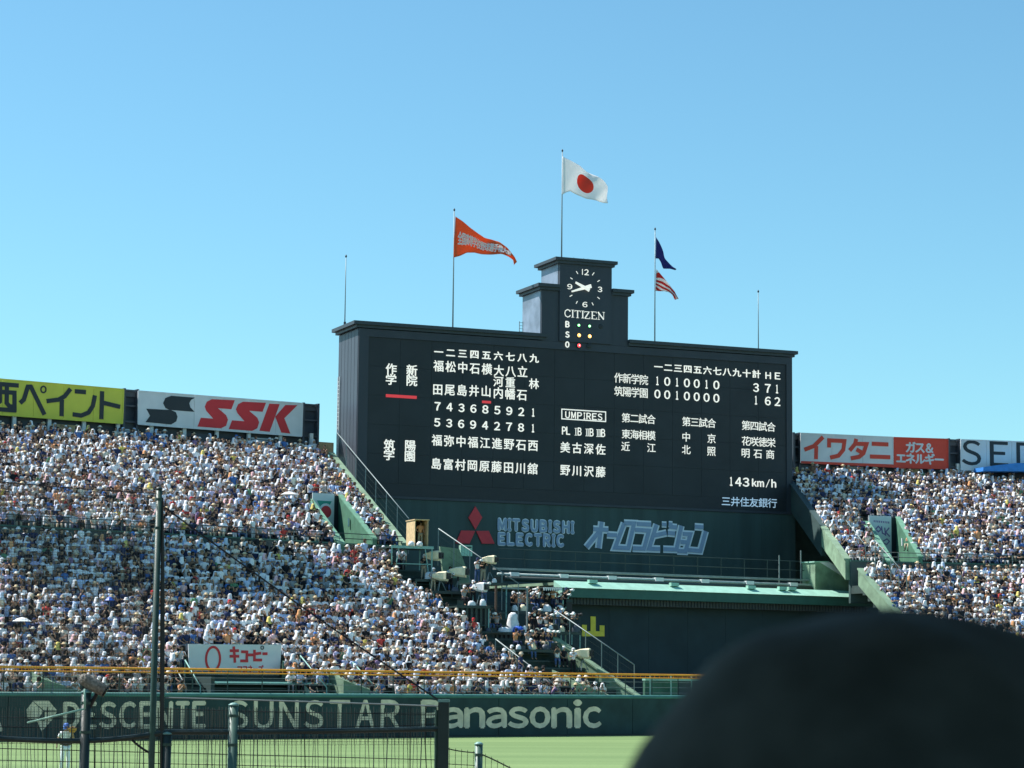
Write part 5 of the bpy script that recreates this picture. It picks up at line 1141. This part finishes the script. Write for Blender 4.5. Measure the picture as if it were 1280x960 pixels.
for j, (key, px, d_, w_, h_) in enumerate((('g', 646, .3, .5, .35), ('g', 664, .4, .35, .55), ('g', 689, .4, .6, .3), ('g', 712, .5, .4, .9), ('f', 616, .4, .6, .3), ('f', 687, .4, .5, .45), ('i', 694, .4, .4, .5), ('i', 714, .6, .5, .9), ('h', 654, .3, .4, .3), ('h', 693, .4, .5, .5), ('bc', 583, .4, .35, .5), ('a', 557, .4, .5, .6), ('d', 622, .4, .4, .55), ('e', 576, .3, .4, .4))):
    p = on(key, px, d_); c_ = empty('equipment_case', p); n_ = {'g': 'rear', 'f': 'wide slatted', 'i': 'right', 'h': 'front', 'bc': 'paired camera', 'a': 'low booth side', 'd': 'high', 'e': 'small slatted'}[key]
    tag(c_, '%s equipment case on the %s platform%s' % ('tall dark' if h_ > .5 else 'low dark', n_, {0: ' at its left end', 1: ' near its left end', 2: ' near its right end', 3: ' at its right end', 4: ' at its left end', 5: ' at its right end', 6: ' at its left end', 7: ' at its right end', 8: ' at its left end', 9: ' at its right end'}.get(j, '')), 'case')
    MB().box(p.x - w_ / 2, p.x + w_ / 2, p.y - .15, p.y + .15, p.z, p.z + h_ * .8).build('case_body', [M_black, M_dsteel, M_navyside][j % 3], c_); MB().box(p.x - w_ / 2 - .01, p.x + w_ / 2 + .01, p.y - .16, p.y + .16, p.z + h_ * .8 + .003, p.z + h_).build('case_lid', [M_dsteel, M_black, M_black][j % 3], c_)
def lump(p, sx, sy, sz, m, name, label, cat):
    mb = MB(); n_ = 10; vs = []
    for i, (r, z_) in enumerate(((1, 0), (1.02, .35), (.85, .75), (.45, 1.0))):
        for k in range(n_): a = 2 * math.pi * k / n_; rr = r * (1 + .14 * math.sin(k * 3.1 + i)); vs.append((p.x + rr * sx * math.cos(a), p.y + rr * sy * math.sin(a), p.z + z_ * sz * (1 + .1 * math.sin(k * 2.2))))
    mb.add(vs, [(i * n_ + k, i * n_ + (k + 1) % n_, (i + 1) * n_ + (k + 1) % n_, (i + 1) * n_ + k) for i in range(3) for k in range(n_)] + [tuple(3 * n_ + k for k in range(n_))]); return tag(mb.build(name, m, smooth=True), label, cat)
BAGS = [('white', M_plast), ('tan', M_tan), ('grey', M_navyside)]; PLN = {'g': 'rear', 'f': 'wide slatted', 'i': 'right', 'h': 'front', 'e': 'small slatted', 'bc': 'paired camera', 'd': 'high'}; seen_ = {}
for j, (key, px) in enumerate((('g', 644), ('g', 654), ('g', 671), ('g', 684), ('g', 700), ('f', 611), ('f', 656), ('f', 672), ('f', 681), ('i', 689), ('i', 703), ('i', 720), ('h', 649), ('h', 668), ('h', 683), ('e', 590), ('e', 604), ('bc', 569), ('d', 618))):
    nb = seen_.get(key, 0); seen_[key] = nb + 1; cn, cm = BAGS[j % 3 if j % 4 else 0]; p = on(key, px, .22)
    b_ = lump(p, random.uniform(.16, .3), .18, random.uniform(.25, .5), cm, 'gear_bag', 'small %s gear bag, %s from the left at the edge of the %s platform' % (cn, ordinal(nb), PLN[key]), 'bag'); b_['group'] = 'gear bags on the camera platforms'
# loose people at the right edge of the seats
for px, py, pn, of, lb in ((580, 800, 'stand', outfit('cream', 'black', 'cap', 'white'), 'person in cream shirt and white cap standing at the edge of the packed seats'), (592, 808, 'stand_arms', outfit('red', 'navy', 'cap', 'red'), 'steward in bright red standing at the edge of the packed seats'),
                           (640, 835, 'sit_lap', outfit('cream', 'beige', 'cap', 'white'), 'person in cream sitting below the slatted platform'), (664, 833, 'sit_camera', outfit('pale blue', 'blue jean', 'cap', 'white'), 'person in pale blue sitting below the slatted platform'),
                           (697, 838, 'sit_camera', outfit('white', 'blue jean', 'hair', 'black'), 'person in white sitting right of the front platform'), (705, 842, 'sit_lap', outfit('black', 'black', 'cap', 'white'), 'person in black with white cap near the lowest camera')):
    put_person(lowp(px, py), random.uniform(0, .6), pn, of, lb, CREWG)
# plastic draped equipment and tarpaulin
p = on('f', 642, .7); mb = MB(); n_ = 12; vs = []
prof = [(.46, 0), (.36, .25), (.40, .6), (.30, .95), (.32, 1.2), (.12, 1.36)]
for i, (r, z_) in enumerate(prof):
    for k in range(n_): a = 2 * math.pi * k / n_; rr = r * (1 + .22 * math.sin(k * 2.7 + i * 1.5)); vs.append((p.x + rr * math.cos(a), p.y + rr * .7 * math.sin(a), p.z + z_))
mb.add(vs, [(i * n_ + k, i * n_ + (k + 1) % n_, (i + 1) * n_ + (k + 1) % n_, (i + 1) * n_ + k) for i in range(5) for k in range(n_)] + [tuple(5 * n_ + k for k in range(n_))])
tag(mb.build('draped_equipment', M_plast, smooth=True), 'tall equipment draped in white plastic on the wide slatted platform', 'equipment')
lump(on('f', 649, .3), .42, .3, .42, M_tarp, 'tarpaulin', 'crumpled blue tarpaulin beside the plastic draped gear', 'tarpaulin'); lump(on('f', 631, .3), .45, .3, .34, M_plast, 'plastic_sheet', 'crumpled clear plastic sheet left of the draped gear', 'sheet')
lump(on('a', 536, .3), .28, .22, .5, M_plast, 'covered_monitor', 'small white covered monitor on the low platform', 'monitor')
# green control box below the emblem
q = WB.hit(575, 695, -1.2); gb = SB.hit(573, 694, 6.5); g2 = SB.hit(588, 682, 6.5); u0, v0 = SB.uv(573.5, 695, 6.5); u1, v1 = SB.uv(588, 682, 6.5)
bx = empty('control_box', SB.P(u0, v0, 6.5)); tag(bx, 'mint green control box on a post left of the red emblem', 'box')
MB().box(u0, u1, -6.9, -6.5, v0, v1, fr=SB).build('housing', M_mint, bx); MB().box(u0 + .25, u1 - .08, -6.93, -6.903, v1 - .2, v1 - .1, fr=SB).build('slot', M_ink, bx); MB().beam(SB.P(u0 + .3, v0 - 3.5, 6.7), SB.P(u0 + .3, v0, 6.7), .12).build('post', M_dsteel, bx)
# pale green wing wall behind the covered cameras
WW = Frame(LOW_L.pt(1, .97, 0), A_F * .5)
wq = [WW.uv(x, y) for x, y in ((550, 683), (574, 686), (592, 735), (586, 742), (556, 735))]; ww = MB(); ww.prism(wq[::-1], -.25, 0, WW); tag(ww.build('wing_wall', M_mintw), 'pale green wing wall behind the covered cameras under the booth', 'wall')
# awning, pole and pipes around the rear platform
aw = empty('scalloped_awning', at(697, 738, 166)); tag(aw, 'dark recess under a white scalloped awning edge left of the canopy', 'awning'); AW = Frame(at(679, 738, 166), .3); ua = AW.uv(703, 738)[0]; zz = at(679, 735, 166).z
MB().box(0, ua, .1, 1.6, zz, zz + .08, fr=AW).build('cloth_top', M_dsteel, aw); mb = MB(); n_ = 9
for i in range(n_): MB().prism([(ua * i / n_ + .01, zz + .05), (ua * i / n_ + .03, zz - .12), (ua * (i + .5) / n_, zz - .2), (ua * (i + 1) / n_ - .03, zz - .12), (ua * (i + 1) / n_ - .01, zz + .05)], -.06, -.02, AW).build('scallop', M_white, aw)
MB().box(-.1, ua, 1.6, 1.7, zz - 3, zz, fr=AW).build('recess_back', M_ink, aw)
for k_, (px, y0, y1, lb) in enumerate(((620, 732, 775, 'brown wooden pole rising from the camera platforms'), (659, 735, 775, 'pale steel upright left of the scalloped awning'))):
    a = at(px, y1, 163); b = at(px, y0, 163); tag(MB().tube([a - Vector((0, 0, 1.5)), b], .09 if k_ == 0 else .07, 7).build('upright_pole', mat('brown_timber', (.11, .07, .05), .8) if k_ == 0 else M_steel), lb, 'pole')
MB_ = MB(); MB_.beam(at(628, 735, 163), at(659, 736, 163), .12); tag(MB_.build('steel_beam', M_steel), 'pale horizontal beam above the rear photographers', 'beam')
# parasols and tarp in the crowd
def parasol(st, px, py, m, label, r=.55, lift=1.7):
    k, f = st.find(px, py + 24); p = st.pt(f, (k + .4) / st.n, st.h(k)); r_ = empty('parasol', p); tag(r_, label, 'parasol'); mb = MB(); n_ = 8; c = p + Vector((0, 0, lift)); vs = [c + Vector((0, 0, .22))]
    for rr, z in ((.5, .14), (1, -.02)):
        for j in range(n_): a = 2 * math.pi * j / n_; vs.append(c + Vector((r * rr * math.cos(a), r * rr * math.sin(a), z)))
    mb.add(vs, [(0, 1 + j, 1 + (j + 1) % n_) for j in range(n_)] + [(1 + j, 1 + n_ + j, 1 + n_ + (j + 1) % n_, 1 + (j + 1) % n_) for j in range(n_)]); o = mb.build('cover', m, r_); sd = o.modifiers.new('t', 'SOLIDIFY'); sd.thickness = .01
    MB().tube([p + Vector((0, 0, .9)), c + Vector((0, 0, .2))], .015, 5).build('stick', M_steel, r_)
parasol(UP_L, 361, 630, M_white, 'white parasol in the upper left crowd near the stair opening', .62); parasol(LOW_L, 26, 797, M_white, 'white parasol in the lower crowd at the far left'); parasol(LOW_L, 136, 765, M_tarp, 'blue parasol low in the left crowd', .3)
q = [SIGN_R.uv(x, y, 1.2) for x, y in ((1222, 585), (1236, 583), (1262, 580), (1340, 579), (1345, 591), (1222, 590))]
ct = MB(); zt_ = [(a, b) for a, b in q]; ct.prism(zt_[::-1], .6, 2.2, SIGN_R); tag(ct.build('blue_canopy', mat('blue_canopy_cloth', (.03, .22, .62), .7, .1, 2)), 'blue cloth canopy in front of the far right signboard', 'canopy')

# ------------------------------------------------------------------ player in the field
P0 = at(83, 905, 88); p = Vector((P0.x, P0.y, .02))
M_uni = mat('uniform_white', (.90, .90, .90), .8, .05, 8); M_pskin = mat('player_skin', (.42, .24, .15), .6, .05, 8); M_bcap = mat('player_cap_blue', (.06, .16, .50), .7, .05, 8); M_glove = mat('glove_leather', (.62, .30, .06), .6, .15, 10)
pose('player', TT, [[(.18, .04, 1.41), (.27, -.06, 1.20), (.16, -.26, 1.42), (.12, -.30, 1.50)], [(-.18, .04, 1.41), (-.28, .08, 1.16), (-.34, -.02, .95), (-.36, -.08, .88)]], STL_)
bd, sh_, tr_ = person_parts('player')
for me, m in ((bd, M_pskin), (sh_, M_uni), (tr_, M_uni)): me.materials.clear(); me.materials.append(m)
pl = bpy.data.objects.new('person', bd); COL.objects.link(pl); pl.location = p; pl.rotation_euler = (0, 0, .5); tag(pl, 'outfielder in white uniform and blue cap standing on the grass at far left', 'person'); MW[pl.name] = Matrix.Translation(p) @ Matrix.Rotation(.5, 4, 'Z')
for nm, me in (('jersey', sh_), ('trousers', tr_)): c_ = bpy.data.objects.new(nm, me); COL.objects.link(c_); c_.parent = pl
mb = headgear('cap', POSES['player'][0][5], 14); mb.build('cap', M_bcap, pl, smooth=True, world=False)
mb = MB(); mb.tube([(-.17, .03, 1.02 - .0), (0, .05, 1.01), (.17, .03, 1.02)], .02, 5); mb.box(-.16, .16, -.115, .145, .985, 1.03); mb.build('belt', M_black, pl, world=False)
gl = MB(); gl.tube([(.12, -.27, 1.44), (.11, -.31, 1.52), (.10, -.34, 1.62), (.10, -.33, 1.68)], [.06, .11, .12, .05], 9); gl.build('baseball_glove_body', M_glove, None, world=False) if False else None
go = MB(); Mx = MW[pl.name]
for i in range(5):
    a = (i - 2) * .05; go.tube([Mx @ Vector((.12 + a * .6, -.30, 1.46)), Mx @ Vector((.12 + a * 1.3, -.36, 1.56)), Mx @ Vector((.12 + a * 1.5, -.35, 1.66 - abs(a) * .5))], [.045, .04, .028], 6)
tag(go.build('baseball_glove', M_glove, smooth=True), 'tan leather glove raised by the outfielder at far left', 'glove')

# ------------------------------------------------------------------ protective net and posts in the near foreground
NY = 25.0
NETF = Frame(at(0, 900, NY), math.radians(6))
def npt(px, py, w=0.0): return NETF.hit(px, py, w)
def npost(px, ytop, r, m, label, capm=None, wob=0.0):
    q = npt(px, ytop); r_ = empty('net_post', (q.x, q.y, 0)); tag(r_, label, 'post'); MB().tube([(q.x, q.y, 0), (q.x, q.y, q.z)], r, 14).build('pole', m, r_, smooth=True)
    MB().tube([(q.x, q.y, q.z), (q.x, q.y, q.z + .012), (q.x, q.y, q.z + .03)], [r * 1.12, r * 1.1, r * .5], 14).build('post_cap', capm or M_msteel, r_, smooth=True)
    for z in (q.z - .12, q.z - .42): MB().tube([(q.x, q.y, z), (q.x, q.y, z + .03)], r * 1.08, 14).build('clamp', M_nsteel, r_)
M_nsteel = mat('net_post_green', (.035, .085, .065), .45, .15, 8, streak='v'); M_nsteel2 = mat('net_post_pale', (.075, .16, .13), .5, .15, 8, streak='v')
npost(199, 612, .033, M_nsteel, 'tall green net pole crossing the left crowd', M_dsteel)
ca = MB(); ca.tube([npt(202.8, 622), npt(203.2, 700), npt(203, 800), npt(202.2, 985)], [.014, .022, .028, .024], 6); tag(ca.build('bundled_net', M_black), 'black bundle of gathered net beside the tall net pole', 'net')
npost(292, 882, .050, M_nsteel2, 'short round green post with a pale cap below the thin letters')
npost(598.5, 931, .042, M_nsteel2, 'shortest round green post, rightmost of the net posts')
npost(209, 918, .046, M_dsteel, 'dark post just right of the tall net pole')
npost(108, 866, .052, M_dsteel, 'thick dark post under the furry microphone')
q = npt(555, 878); r_ = empty('net_post', (q.x, q.y, 0)); tag(r_, 'square dark corner post in front of the wide cream word', 'post'); MB().box(q.x - .06, q.x + .055, q.y - .055, q.y + .055, 0, q.z).build('pole', M_dsteel, r_); MB().box(q.x - .065, q.x + .06, q.y - .06, q.y + .06, q.z + .003, q.z + .03).build('post_cap', M_msteel, r_)
MB().tube([(q.x - .075, q.y, 0), (q.x - .075, q.y, q.z - .08)], .02, 8).build('side_pipe', M_nsteel, r_)
def net(label, rows, cols, rr, rc, name='protective_net', m=None):
    r_ = empty(name, npt(100, 950)); tag(r_, label, 'net'); mb = MB()
    for pts, r in rows: mb.tube(pts, r, 4, caps=False)
    for pts, r in cols: mb.tube(pts, r, 3, caps=False)
    tag(mb.build('net_wires', m or M_black, r_), kind='stuff'); return r_
def sag(x0, y0, x1, y1, s_, n_=14): return [npt(x0 + (x1 - x0) * i / n_, y0 + (y1 - y0) * i / n_ + s_ * 4 * (i / n_) * (1 - i / n_)) for i in range(n_ + 1)]
cols = []; x = -60.0
while x < 553: cols.append(([npt(x + random.uniform(-.6, .6), 884 + random.uniform(-1, 1)), npt(x + random.uniform(-1.4, 1.4), 925), npt(x + random.uniform(-1.8, 1.8), 985)], .0036 if random.random() < .75 else .0065)); x += random.choice((3.2, 4.4, 5.2, 6.4))
x = 562.0
while x < 640: cols.append(([npt(x, 934 + (x - 560) * .14 if x < 600 else 941 + (x - 605) * .5), npt(x - 1, 985)], .003)); x += 7.5
rows = [(sag(-60, 893, 200, 897, 3), .004), (sag(-60, 905, 200, 908, 3), .004), (sag(200, 908, 553, 905, 3), .004), (sag(205, 886, 553, 893, 1), .004), (sag(-60, 934, 553, 950, 0), .0045), (sag(-60, 949, 553, 962, 0), .004), (sag(-60, 968, 553, 978, 0), .004), (sag(560, 936, 598, 941, 1), .006), (sag(602, 943, 650, 967, -1), .007), (sag(560, 955, 598, 957, 0), .004)]
net('dark wire net with upright strands hanging in front of the outfield grass', rows, cols, 0, 0)
cols = [([npt(x, 600 + (x + 40) * .07), npt(x + 1, 884)], .0013) for x in np.arange(-40, 200, 3.4)]; rows = [([npt(-60, y), npt(200, y + 2)], .0013) for y in np.arange(604, 884, 3.4)]
net('fine dark mesh net hanging left of the tall green pole', rows, cols, 0, 0)
cols = [([npt(x, 886, -.05), npt(x + random.uniform(-1, 1), 930, -.05)], .0019) for x in np.arange(-50, 553, 3.1)]; rows = [(sag(-60, y, 553, y + 2, random.uniform(0, 2)), .0018) for y in np.arange(889, 931, 3.3)]
net('dense dark mesh strip hanging in front of the lettered outfield fence', rows, cols, 0, 0)
ca = MB(); ca.tube(sag(-60, 596, 202, 617, 2), .006, 5); tag(ca.build('top_cable', M_black), 'thin cable at the top of the fine mesh net', 'cable')
ca = MB(); ca.tube(sag(203, 632, 556, 880, 4), .009, 5); tag(ca.build('stay_cable', M_black), 'dark stay cable running diagonally from the tall pole to the square post', 'cable')
ca = MB(); ca.tube(sag(207, 872, 556, 883, -.5), .0085, 5); tag(ca.build('upper_cable', M_steel), 'pale horizontal cable ending at the top of the square post', 'cable')
ca = MB(); ca.tube(sag(-60, 917, 108, 926, 3) + sag(108, 926, 208, 915, 2)[1:] + sag(208, 915, 553, 911, 1)[1:], .028, 7); tag(ca.build('net_rope', M_dsteel), 'thick dark rope gathering the net along its middle', 'rope')
ca = MB(); ca.tube(sag(165, 925, 192, 943, 2, 6), .012, 5); tag(ca.build('loose_rope', M_black), 'short loose rope hanging left of the tall pole', 'rope')
# furry microphone on its bracket
mc = empty('furry_microphone', npt(115, 856)); tag(mc, 'grey furry microphone on a post above the outfield fence', 'microphone')
a, b = npt(101, 846.5), npt(131, 864); d = b - a
mb = MB(); rings = []; 
fz = MB(); pts = [a - d * .04, a + d * .04, a + d * .2, a + d * .5, a + d * .8, a + d * .98]; fz.tube(pts, [.025, .052, .066, .070, .068, .060], 14); fz.build('fur_cover', mat('grey_fur', (.30, .28, .24), 1.0, .35, 40, bump=.6), mc, smooth=True)
random.seed(3); fu = MB(); ax = d.normalized(); s1_ = ax.cross(Vector((0, 0, 1))).normalized(); s2_ = ax.cross(s1_)
for i in range(700):
    t = random.random(); an = random.random() * 6.283; n_ = s1_ * math.cos(an) + s2_ * math.sin(an); c = a + d * t + n_ * .062; e = c + n_ * .022 + ax * random.uniform(-.01, .02); w_ = ax.cross(n_) * .004; fu.add([c - w_, c + w_, e], [(0, 1, 2)])
tag(fu.build('fur', MAT['grey_fur'], mc), kind='stuff')
MB().tube([b, b + d * .06], .062, 14).build('end_cap', M_black, mc, smooth=True); mid = a + d * .75; MB().tube([mid - Vector((0, 0, .02)), npt(112, 884)], .022, 8).build('mount', M_black, mc)
br = empty('bracket_arm', npt(106, 886)); tag(br, 'pale green bent bracket arm left of the furry microphone', 'bracket'); MB().tube([npt(34, 903.5, .1), npt(106, 886, .1)], .010, 8).build('arm', M_mint, br, smooth=True); MB().tube([npt(106, 886, .1), npt(106, 861, .1)], .012, 8).build('upright', M_mint, br, smooth=True)

# ------------------------------------------------------------------ spectator in a dark cap just in front of the camera
HD = 1.10; R_ = 368 * HD / F * 1.0; C = at(1121, 1131, HD)
M_capf = mat('black_cap_cloth', (.060, .064, .062), .95, .25, 30, bump=.15); M_hair2 = mat('dark_hair', (.012, .010, .010), .5, .2, 80); M_neck = mat('neck_skin', (.30, .18, .12), .6, .05, 10); M_shirt2 = mat('dark_shirt', (.02, .025, .035), .85, .1, 40)
hm = skin_mesh('person', [(C.x, C.y, C.z - .62, .15, .11), (C.x, C.y, C.z - .36, .17, .11), (C.x, C.y, C.z - .25, .07, .065), (C.x, C.y + .0, C.z - .14, .068, .07), (C.x, C.y + .01, C.z - .04, R_ * .72, R_ * .74), (C.x, C.y + .01, C.z + R_ * .55, R_ * .5, R_ * .52),
                          (C.x - .2, C.y, C.z - .40, .065, .065), (C.x - .27, C.y + .02, C.z - .70, .045, .045), (C.x + .2, C.y, C.z - .40, .065, .065), (C.x + .27, C.y + .02, C.z - .70, .045, .045)], [(0, 1), (1, 2), (2, 3), (3, 4), (4, 5), (1, 6), (6, 7), (1, 8), (8, 9)], 2)
hm.materials.clear(); hm.materials.append(M_neck); hp = bpy.data.objects.new('person', hm); COL.objects.link(hp); MW[hp.name] = Matrix.Identity(4); tag(hp, 'spectator in a dark cap seen from behind, out of focus at the bottom right', 'person')
ts = skin_mesh('shirt', [(C.x, C.y, C.z - .66, .19, .14), (C.x, C.y, C.z - .38, .20, .135), (C.x, C.y, C.z - .27, .085, .08), (C.x - .21, C.y, C.z - .41, .085, .085), (C.x - .27, C.y + .01, C.z - .60, .07, .07), (C.x + .21, C.y, C.z - .41, .085, .085), (C.x + .27, C.y + .01, C.z - .60, .07, .07)], [(0, 1), (1, 2), (1, 3), (3, 4), (1, 5), (5, 6)], 2)
ts.materials.clear(); ts.materials.append(M_shirt2); t_ = bpy.data.objects.new('shirt', ts); COL.objects.link(t_); t_.parent = hp
mb = MB(); n1, n2 = 48, 20; vs = []; fs = []
for i in range(n2 + 1):
    th = (i / n2) * math.radians(108)
    for k in range(n1):
        a = 2 * math.pi * k / n1; seam = 1 - .006 * max(0, 1 - abs(((k * 6 / n1) % 1) - .5) * -0 - min((k * 6 / n1) % 1, 1 - (k * 6 / n1) % 1) * 8)
        rr = R_ * seam * (1 + .010 * math.sin(a * 3 + 1.1) * math.sin(th * 2.2) + .007 * math.sin(a * 5 - th * 6) + .030 * max(0, 1 - ((th - .62) / .2) ** 2) * max(0, math.cos(a - math.pi)) - .018 * max(0, 1 - (th / .45) ** 2)); vs.append((C.x + rr * math.sin(th) * math.cos(a), C.y + rr * 1.06 * math.sin(th) * math.sin(a), C.z + rr * math.cos(th)))
for i in range(n2):
    for k in range(n1): fs.append((i * n1 + k, (i + 1) * n1 + k, (i + 1) * n1 + (k + 1) % n1, i * n1 + (k + 1) % n1))
mb.add(vs, fs); cp = mb.build('cap', M_capf, hp, smooth=True)
bm_ = MB(); bp2 = []
for j in range(2):
    for k in range(13): a = math.radians(35 + 110 * k / 12); rr = R_ * (1.0 if j == 0 else 1.62); bp2.append((C.x + rr * math.cos(a) * (1 if j == 0 else .78), C.y + rr * math.sin(a), C.z - .02 - .01 * j - (.02 * abs(math.cos(a)))))
bm_.add(bp2 + [(x, y, z + .004) for x, y, z in bp2], [(k, k + 1, 14 + k, 13 + k) for k in range(12)] + [(26 + k, 39 + k, 40 + k, 27 + k) for k in range(12)]); bm_.build('cap_brim', M_capf, cp, smooth=True)
hb = MB()
for i in range(2):
    for k in range(24): a = math.radians(180 + 180 * k / 23); rr = R_ * (.93 if i == 0 else .80); hb.v.append((C.x + rr * math.cos(a), C.y + rr * math.sin(a), C.z - .03 - i * .10))
hb.f = [(k, k + 1, 25 + k, 24 + k) for k in range(23)]; hb.mi = [0] * 23; hb.build('hair', M_hair2, hp, smooth=True)
for sx in (-1, 1): MB().tube([(C.x + sx * R_ * .74, C.y, C.z - .12), (C.x + sx * R_ * .84, C.y, C.z - .09), (C.x + sx * R_ * .82, C.y, C.z - .055)], [.012, .018, .014], 8).build('ear', M_neck, hp, smooth=True)

# ------------------------------------------------------------------ roof over the infield seats (it shades the camera's own seats) and the floodlight mast beside the left stand
rf = empty('grandstand_roof', (0, -10, 13)); tag(rf, 'steel roof over the infield seats behind the viewpoint', 'roof')
for i in range(12): MB().box(-60 + i * 10 + .05, -60 + (i + 1) * 10 - .05, -30, 13, 14.0, 14.3).build('roof_panel', M_steel, rf)
for x in (-45, -15, 15, 45): MB().tube([(x, -22, 0), (x, -22, 14)], .3, 10).build('column', M_steel, rf)
S0 = at(215, 705, 151); TC = S0 + SUN * 62; lt = empty('floodlight_mast', (TC.x, TC.y, 0)); tag(lt, 'tall floodlight mast beside the left stand', 'floodlight'); LF = Frame((TC.x, TC.y, 0), A_F)
for x in (-5, 5): MB().tube([LF.P(x, 0), LF.P(x, TC.z + 3)], [.5, .35], 8).build('mast_leg', M_steel, lt)
MB().box(-12.5, 12.5, -.2, .3, TC.z - 3.2, TC.z + 3.2, fr=LF).build('lamp_rack', M_steel, lt)
lp = None
for i in range(12):
    for j in range(3):
        o_ = MB().tube([LF.P(-11.5 + i * 2.1, TC.z - 2.2 + j * 2.2, .25), LF.P(-11.5 + i * 2.1, TC.z - 2.2 + j * 2.2, .7)], [.5, .75], 8).build('lamp', M_white, lt)
print('objects', len(bpy.data.objects), 'tris about', sum(len(m.polygons) for m in bpy.data.meshes) * 2)
